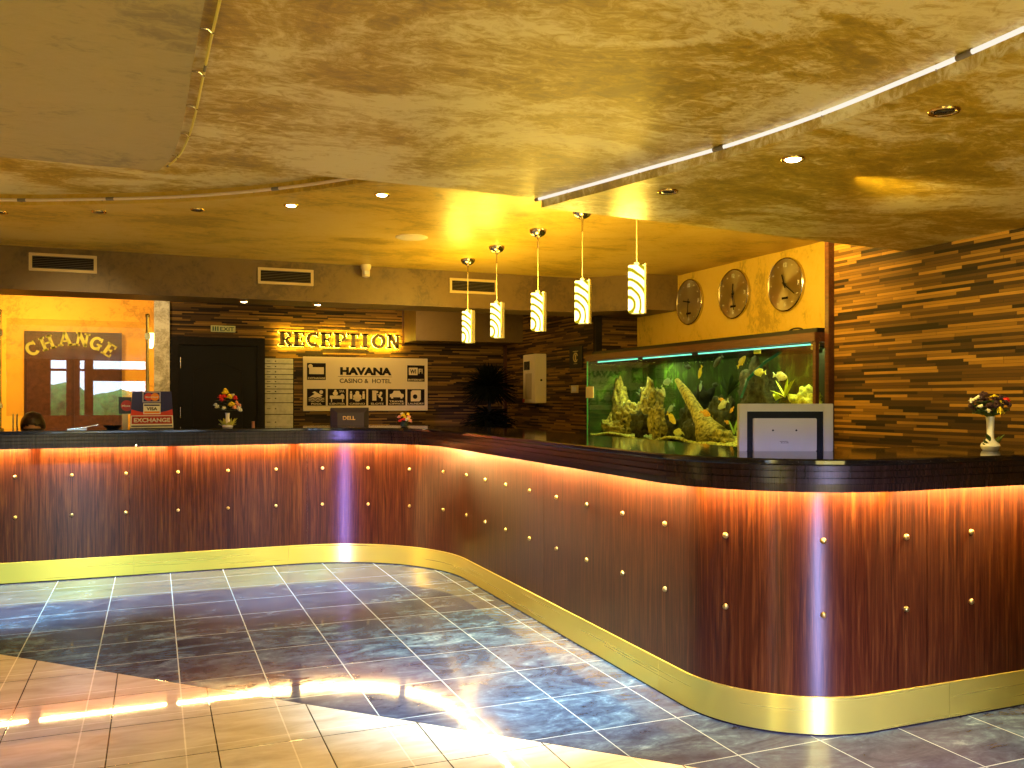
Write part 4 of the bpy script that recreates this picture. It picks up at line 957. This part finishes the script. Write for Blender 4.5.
for p, q in [((0, -.045, .205), (-.024, -.055, .165)), ((0, -.045, .205), (-.01, -.06, .160)), ((0, -.045, .205), (.006, -.06, .162)), ((0, -.045, .205), (.022, -.055, .166)), ((0, -.045, .205), (.035, -.04, .212)), ((0, -.045, .205), (-.034, -.04, .196)), ((0, -.045, .205), (.03, -.03, .225))]: mb.blade(p, q, .0055)
blossom(mb, (.0, -.02, .245), .018); mb.build('yellow_blossoms', M_YEL, v)
mb = MB(); blossom(mb, (.085, -.01, .228), .020); mb.ball((.085, -.012, .224), .014, n=8); mb.ball((.072, -.014, .218), .010, n=8); mb.build('red_blossoms', M_REDP, v)
mb = MB()
for k in range(90):
    a = random.random() * 2 * pi; L = .03 + random.random() * .05; z = .155 + random.random() * .06
    mb.blade((cos(a) * L * .5, sin(a) * L * .3, z), (cos(a) * L * 1.35, sin(a) * L * .6, z + .02), .009, .01)
for a, z in ((2.9, .04), (3.3, .065), (.1, .045), (-.2, .06), (.4, .052), (2.6, .025)): mb.blade((cos(a) * .02, sin(a) * .02 - .01, z - .02), (cos(a) * .055, sin(a) * .04 - .02, z + .012), .011, .0)
mb.build('leaves', mat('bouquet_leaf', (.05, .10, .02), .5, var=.6, vscale=50), v)

v = thing('flower_vase', 'white vase with red and yellow bouquet in front of the black door', 'vase', (.535, 7.36, 1.12), 0, 'vases of flowers on the counter')
MB().lathe([(.035, 0), (.042, .008), (.040, .022), (.022, .045), (.014, .08), (.017, .115), (.020, .12)], n=24).build('vase', M_PORC, v, smooth=True)
def bl(name, mt, pts, r, n=10):
    mb = MB()
    for p in pts:
        for q in range(7): mb.ball((p[0] + random.uniform(-.5, .5) * r, p[1] + random.uniform(-.5, .5) * r, p[2] + random.uniform(-.2, .6) * r), r * random.uniform(.3, .5), n=6)
        blossom(mb, p, r, n, .4, .5); blossom(mb, (p[0], p[1], p[2] + r * .25), r * .6, 7, .9, .5)
    return mb.build(name, mt, v)
bl('yellow_blossoms', M_YEL, [(-.020, -.02, .285), (.012, -.03, .245), (.028, -.03, .185)], .030)
bl('red_blossoms', M_REDP, [(-.055, -.02, .245), (-.03, -.03, .250), (.055, -.01, .235), (-.045, -.04, .225)], .026)
bl('white_blossoms', M_WHP, [(-.09, -.01, .185), (-.08, -.02, .165), (-.03, -.04, .155), (.095, -.02, .14), (.085, -.02, .155), (.035, .0, .255)], .020)
bl('salmon_blossoms', M_PINKP, [(.07, -.02, .195), (.085, 0, .175), (.05, -.03, .16)], .022)
mb = MB()
for k in range(34):
    a = random.random() * 2 * pi; L = .05 + random.random() * .05; z = .13 + random.random() * .09
    mb.blade((0, 0, z), (cos(a) * L, sin(a) * L * .7, z + .02), .012, .015)
mb.build('leaves', mat('bouquet_dark_leaf', (.03, .05, .012), .5), v)
mb = MB()
for k in range(22):
    a = 2 * pi * k / 22 + random.random() * .2; L = .055 + random.random() * .03
    mb.blade((cos(a) * .03, sin(a) * .03, .02), (cos(a) * L, sin(a) * L, .03 + random.random() * .055), .014, .0)
mb.build('ribbon', mat('yellow_ribbon', (.62, .60, .10), .5), v)

v = thing('flower_bowl', 'round glass globe with small coloured flowers beside the dark monitor', 'flower bowl', (1.925, 7.16, 1.12))
MB().lathe([(.03, 0), (.045, .006), (.068, .035), (.074, .065), (.066, .10), (.045, .122), (.03, .128)], n=26).build('glass_globe', glass('globe_glass', (.98, .95, .88), 1), v, smooth=True)
for nm, mt, pts in (('yellow_blossoms', M_YEL, [(-.02, -.03, .095), (.02, -.03, .10), (.0, -.02, .075), (.04, 0, .06)]), ('red_blossoms', M_REDP, [(-.04, -.02, .05), (-.02, -.04, .06)]), ('white_blossoms', M_WHP, [(-.025, -.02, .105), (.01, -.04, .06)]), ('salmon_blossoms', M_PINKP, [(.045, -.02, .045), (.03, -.03, .08), (-.045, 0, .08)])):
    bl(nm, mt, pts, .018, 8)
MB().lathe([(.025, .002), (.035, .01), (.03, .035), (.01, .05)], n=16).build('moss', mat('dark_moss', (.015, .03, .008), .8), v, smooth=True)

# ------------------------------------------------------------ left counter: standee, glass screen, small things
def sd_panel(nm, x0, x1, z0, z1, mt, par, y=-.004, d=.002): return MB().plate([(x0, z0), (x1, z0), (x1, z1), (x0, z1)], y - d, y).build(nm, mt, par)
sd = thing('payment_sign', 'standing red and blue EXCHANGE sign with payment card logos', 'sign', (-.022, 7.42, 1.12), 0)
tilt = bpy.data.objects
hgt, wid = .292, .150
m = MB().plate([(-.158, 0), (.158, 0), (.142, hgt), (-.142, hgt)], -.006, .002); base_ = m.build('card', M_NAVY, sd); base_.rotation_euler = (radians(-8), 0, 0)
def wave_poly():
    top = [(-.148 + .296 * k / 16, .150 - .030 * sin(pi * k / 16)) for k in range(17)]
    return [(-.152, .10), (.152, .10)] + top[::-1]
MB().plate(wave_poly(), -.0085, -.006).build('red_band', M_RED, base_)
MB().plate([(-.155, .004), (.155, .004), (.151, .102), (-.151, .102)], -.009, -.006).build('white_border', M_PAPER, base_)
MB().plate([(-.146, .036), (.146, .036), (.143, .096), (-.143, .096)], -.0105, -.009).build('red_strip', M_REDD, base_)
MB().plate([(-.148, .014), (.148, .014), (.147, .024), (-.147, .024)], -.0105, -.009).build('blue_line', M_NAVY, base_)
text('exchange_word', 'EXCHANGE', .032, M_PAPER, base_, (0, -.0105, .050), .001, bold=.03, width=.262)
MB().plate([(-.068, .205), (.062, .205), (.062, .288), (-.068, .288)], -.0085, -.006).build('logo_border', mat('lilac_border', (.45, .42, .62), .5), base_)
MB().plate([(-.061, .212), (.055, .212), (.055, .282), (-.061, .282)], -.010, -.0085).build('logo_panel', M_NAVY, base_)
for cx, mt, y in ((-.025, M_RED, -.011), (.022, M_ORPR, -.0115)):
    MB().plate([(cx + .031 * cos(2 * pi * k / 24), .247 + .031 * sin(2 * pi * k / 24)) for k in range(24)], y, -.010).build('logo_circle', mt, base_)
text('card_name', 'MasterCard', .013, M_PAPER, base_, (-.002, -.0117, .240), .0006, bold=.02, width=.088)
MB().plate([(-.062, .112), (.062, .112), (.062, .196), (-.062, .196)], -.0095, -.0085).build('logo_border', M_PAPER, base_)
MB().plate([(-.056, .176), (.056, .176), (.056, .188), (-.056, .188)], -.0105, -.0095).build('blue_line', M_NAVY, base_)
MB().plate([(-.056, .118), (.056, .118), (.056, .134), (-.056, .134)], -.0105, -.0095).build('orange_line', M_ORPR, base_)
text('card_name', 'VISA', .024, M_INK, base_, (0, -.0097, .143), .0006, bold=.03, width=.078)
MB().plate([(-.10, 0), (.10, 0), (.09, .2), (-.09, .2)], .05, .052).build('rear_leg', M_PAPER, sd)
cs = thing('card_sticker_sign', 'small dark card sign with red logo peeking out left of the EXCHANGE sign', 'sign', (-.215, 7.49, 1.12))
bx(-.045, .045, -.004, .0, .115, .245, bev=.002).build('card', mat('black_blue_card', (.015, .02, .035), .4), cs)
MB().plate([(.012 + .042 * cos(2 * pi * k / 24), .178 + .042 * sin(2 * pi * k / 24)) for k in range(24) if True], -.006, -.004).build('red_circle', M_REDD, cs)
text('card_name', 'Maes', .016, M_PAPER, cs, (.006, -.006, .170), .001, bold=.02, width=.06)
bx(-.02, .02, 0, .006, 0, .13).build('support', M_CREAM, cs)

gs = thing('change_screen', 'clear glass screen on brass posts with gold CHANGE lettering', 'glass screen', (0, 7.54, 1.12))
bx(-1.03, -.07, -.004, .004, .105, .835).build('glass_pane', M_PANE, gs)
for x in (-1.075, -.055):
    p = MB().cyl((x, 0, 0), (x, 0, .88), .013, n=16).cyl((x, 0, 0), (x, 0, .012), .028, n=20).ball((x, 0, .885), .017).build('brass_post', M_OLDBR, gs, smooth=True)
    MB().box(x - .02, x + .02, -.018, .018, .70, .75, bev=.004).box(x - .02, x + .02, -.018, .018, .16, .20, bev=.004).build('clamp', M_BRASS, p)
for x in (-.96, -.985): MB().cyl((x, 0, 0), (x, 0, .118), .006, n=12).build('pane_support', M_OLDBR, gs, smooth=True)
# arc of letters
pts = [(32.5, 348.5), (47, 343), (65, 339), (82, 339.5), (96.5, 343.5), (110, 350.5)]
for ch, (px, py) in zip('CHANGE', pts):
    u = (px - 512) / 884; dx, dy = S_ + u * C_, C_ - u * S_; x = dx / dy * 7.53; z = 1.35 + (399 - py) / 884 / dy * 7.53 - 1.12
    f = (px - 71) / 40; a = f * radians(34)
    g = glyph(ch, -.006, 0, .22); me = g.build('letter', M_GOLDL, gs)
    for vv in me.data.vertices: vv.co.x = (vv.co.x - .42) * .112; vv.co.z = (vv.co.z - .5) * .105
    me.location = (x, -.005, z); me.rotation_euler = (0, a, 0)
for k, (nm, lb) in enumerate([('phone', 'black telephone on the counter at the left edge')]):
    ph = thing('telephone', lb, 'telephone', (-1.15, 7.44, 1.12)); bx(-.1, .09, -.07, .07, 0, .02, bev=.006).build('body', M_BLACK, ph); MB().tube([(-.08, 0, .03), (-.04, 0, .045), (.04, 0, .045), (.085, 0, .03)], [.018, .012, .012, .018]).build('handset', M_BLACK, ph, smooth=True)
pn = thing('pen', 'thin grey pen lying tilted on the counter under the glass screen', 'pen', (-.50, 7.42, 1.12))
MB().tube([(-.09, 0, .006), (0, 0, .014), (.10, .0, .034)], .005).build('barrel', M_STEEL, pn, smooth=True); bx(-.11, .02, -.03, .03, 0, .006).build('paper_pad', M_PAPER, pn)
ds = thing('coin_dish', 'small dark dish of coins on the counter left of the card signs', 'dish', (-.30, 7.40, 1.12))
MB().lathe([(.04, 0), (.062, .02), (.066, .03), (.058, .026), (.02, .012)], n=24).build('dish', M_BLACK, ds, smooth=True)
mb = MB()
for k in range(10): a = random.random() * 6.28; r = random.random() * .035; mb.cyl((r * cos(a), r * sin(a), .022 + .001 * k), (r * cos(a), r * sin(a), .024 + .001 * k), .011, n=12)
mb.build('coins', M_BRASS, ds)
bl_ = thing('desk_bell', 'tiny brass cylinder standing on the counter right of the bouquet', 'bell', (.735, 7.40, 1.12))
MB().lathe([(.012, 0), (.013, .002), (.011, .045), (.013, .048), (.008, .05)], n=16).build('body', mat('copper', (.70, .32, .12), .35, .6), bl_, smooth=True)
# monitor behind the counter
mn = thing('monitor', 'dark monitor seen from behind with small maker letters, under the sign board', 'monitor', (1.665, 8.12, .80))
m = MB().box(-.175, .175, -.01, .03, .15, .47, bev=.006)
m.build('screen_housing', M_BLACK, mn)
mb = MB(); a = [(-.175, .15), (.175, .15), (.175, .47), (-.175, .47)]; b = [(-.125, .18), (.12, .18), (.12, .425), (-.125, .425)]
va = [mb.bm.verts.new((x, -.01, z)) for x, z in a]; vb = [mb.bm.verts.new((x, -.06, z)) for x, z in b]
mb.bm.faces.new(vb); mb.bm.faces.new(va[::-1])
for k in range(4): mb.bm.faces.new((va[k], va[(k + 1) % 4], vb[(k + 1) % 4], vb[k]))
mb.build('rear_shell', mat('charcoal_plastic', (.045, .035, .028), .3), mn)
text('maker_letters', 'DELL', .035, mat('gold_badge', (.75, .50, .15), .35, .5), mn, (-.02, -.061, .36), .001, bold=.03, width=.115)
MB().box(-.03, .03, -.03, .0, .02, .2).box(-.11, .11, -.09, .09, 0, .02, bev=.005).build('stand', M_BLACK, mn)

# ------------------------------------------------------------ alcove: picture board, sconce
pb = thing('wooden_board', 'large brown wooden panel on the orange wall behind the glass screen', 'panel', (0, 11.495, 0))
bx(-1.385, -.365, -.05, 0, .70, 2.12, bev=.004).build('panel', M_BROWNW, pb)
m = MB()
for a in ((-1.385, -.365, 2.10, 2.13), (-1.385, -.365, .70, .73)): m.box(a[0], a[1], -.06, -.05, a[2], a[3])
for a in ((-1.385, -1.355), (-.395, -.365), (-.9, -.87)): m.box(a[0], a[1], -.058, -.05, .73, 2.10)
m.build('battens', M_POST, pb)
scn = thing('wall_sconce', 'small glowing half-round sconce on the orange wall beside the grey pillar', 'wall lamp', (-.045, 11.3, 1.95))
MB().lathe([(.018, 0), (.030, .03), (.034, .10), (.036, .18)], n=20).build('glass_shade', M_SCONCE, scn, smooth=True)
MB().box(-.02, .02, .02, .2, .05, .09).build('bracket', M_BRASS, scn)

# ------------------------------------------------------------ dark plant behind the counter
pl = thing('potted_plant', 'dark spiky plant in the shaded corner under the brown box beam', 'potted plant', (3.58, 9.55, 0))
MB().lathe([(.12, 0), (.16, .02), (.19, .34), (.20, .36), (.17, .35)], n=24).build('pot', M_INK, pl, smooth=True)
MB().tube([(0, 0, .3), (.01, 0, .8), (-.01, 0, 1.45)], [.03, .025, .02]).build('trunk', mat('dark_bark', (.012, .009, .006), .9), pl, smooth=True)
mb = MB()
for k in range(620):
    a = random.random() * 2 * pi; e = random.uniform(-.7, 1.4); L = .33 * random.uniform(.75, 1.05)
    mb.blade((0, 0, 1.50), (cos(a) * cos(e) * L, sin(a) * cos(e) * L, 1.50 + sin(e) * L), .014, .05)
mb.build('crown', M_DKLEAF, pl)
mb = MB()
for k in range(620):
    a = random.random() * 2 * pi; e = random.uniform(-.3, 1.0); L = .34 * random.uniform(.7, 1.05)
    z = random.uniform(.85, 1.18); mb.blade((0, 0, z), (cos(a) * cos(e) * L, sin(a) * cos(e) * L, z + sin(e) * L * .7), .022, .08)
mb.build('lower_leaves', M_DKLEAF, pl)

# ------------------------------------------------------------ person seated at the staff desk
PX, PY = -.985, 8.75
stl = thing('office_stool', 'round dark stool behind the change desk', 'stool', (PX, PY, 0))
MB().lathe([(.17, .37), (.18, .38), (.17, .405), (.05, .41)], n=24).build('seat', M_BLACK, stl, smooth=True)
MB().cyl((0, 0, .03), (0, 0, .37), .025).build('column', M_CHROME, stl, smooth=True); MB().lathe([(.2, 0), (.2, .015), (.04, .03)], n=24).build('base', M_CHROME, stl, smooth=True)
pr_ = thing('person', 'person with dark hair sitting low behind the glass change screen', 'person', (PX, PY, 0))
def skin_body(name, joints, edges, mt, parent, lv=2):
    me = bpy.data.meshes.new(name); me.from_pydata([j[0] for j in joints], edges, []); me.update()
    o = bpy.data.objects.new(name, me); COL.objects.link(o); o.parent = parent
    md = o.modifiers.new('skin', 'SKIN'); 
    for i, j in enumerate(joints):
        me.skin_vertices[0].data[i].radius = (j[1], j[2] if len(j) > 2 else j[1])
    me.skin_vertices[0].data[0].use_root = True
    ss = o.modifiers.new('sub', 'SUBSURF'); ss.levels = lv; ss.render_levels = lv
    dg = bpy.context.evaluated_depsgraph_get(); dg.update(); m2 = bpy.data.meshes.new_from_object(o.evaluated_get(dg))
    o.modifiers.clear(); o.data = m2; m2.materials.clear(); m2.materials.append(mt)
    m2.polygons.foreach_set('use_smooth', [True] * len(m2.polygons)); return o
J = [((0, 0, .53), .13, .11), ((0, -.01, .68), .12, .10), ((0, -.05, .84), .145, .10), ((0, -.08, .93), .10, .08), ((0, -.10, .985), .048), ((0, -.115, 1.03), .05),
     ((-.17, -.08, .915), .055), ((-.24, -.16, .74), .042), ((-.18, -.36, .84), .034), ((-.16, -.42, .835), .028),
     ((.17, -.08, .915), .055), ((.24, -.16, .74), .042), ((.18, -.36, .84), .034), ((.16, -.42, .835), .028),
     ((-.10, -.05, .53), .085), ((-.12, -.36, .52), .065), ((-.12, -.38, .28), .05), ((-.12, -.36, .08), .038), ((-.12, -.48, .045), .035),
     ((.10, -.05, .53), .085), ((.12, -.36, .52), .065), ((.12, -.38, .28), .05), ((.12, -.36, .08), .038), ((.12, -.48, .045), .035)]
Ed = [(0, 1), (1, 2), (2, 3), (3, 4), (4, 5), (3, 6), (6, 7), (7, 8), (8, 9), (3, 10), (10, 11), (11, 12), (12, 13), (0, 14), (14, 15), (15, 16), (16, 17), (17, 18), (0, 19), (19, 20), (20, 21), (21, 22), (22, 23)]
skin_body('body', J, Ed, M_SHIRT, pr_)
hd = MB(); bmesh.ops.create_uvsphere(hd.bm, u_segments=24, v_segments=18, radius=1)
for v_ in hd.bm.verts:
    p = v_.co; w = .078 * (1 - .22 * max(0, -p.z)); v_.co = Vector((p.x * w, p.y * .092 * (1 - .12 * max(0, -p.z)), p.z * .112))
hd.ball((0, -.094, -.015), .014, (.8, 1.2, 1.5), 8)
for s_ in (-1, 1): hd.ball((s_ * .078, 0, -.01), .018, (.4, .8, 1.3), 8)
head = hd.build('head', M_SKIN, pr_, smooth=True); head.location = (.01, -.14, 1.115); head.rotation_euler = (radians(28), 0, 0)
for s_ in (-1, 1): MB().ball((s_ * .03, -.078, .01), .011, n=8).build('eye', M_INK, head)
MB().ball((0, -.084, -.055), .018, (1.2, .4, .35), 8).build('mouth', M_REDD, head)
hr = MB(); bmesh.ops.create_uvsphere(hr.bm, u_segments=28, v_segments=20, radius=1)
for v_ in hr.bm.verts:
    p = v_.co.copy(); n_ = noise.noise(p * 3); r_ = 1.16 + .07 * n_
    if p.y < -.45 and p.z < .55 - .35 * abs(p.x): r_ = .80
    if p.z < -.5: r_ *= .92
    v_.co = Vector((p.x * .084 * r_, p.y * .098 * r_, p.z * .112 * r_ + .004))
hr.build('hair', M_HAIR, head, smooth=True)
def hand(side):
    j = [((side * .16, -.42, .832), .026, .016), ((side * .155, -.47, .83), .030, .013)]
    e = [(0, 1)]
    for k, (dx, L) in enumerate(((-.027, .065), (-.009, .078), (.010, .073), (.028, .055))):
        b0 = len(j); j += [((side * .155 + dx, -.50, .832), .009), ((side * .155 + dx * 1.1, -.50 - L * .5, .836), .008), ((side * .155 + dx * 1.15, -.50 - L, .822), .007)]
        e += [(1, b0), (b0, b0 + 1), (b0 + 1, b0 + 2)]
    b0 = len(j); j += [((side * .155 - side * .035, -.45, .83), .010), ((side * .155 - side * .055, -.485, .828), .009)]; e += [(0, b0), (b0, b0 + 1)]
    skin_body('hand', j, e, M_SKIN, pr_, 1)
hand(-1); hand(1)
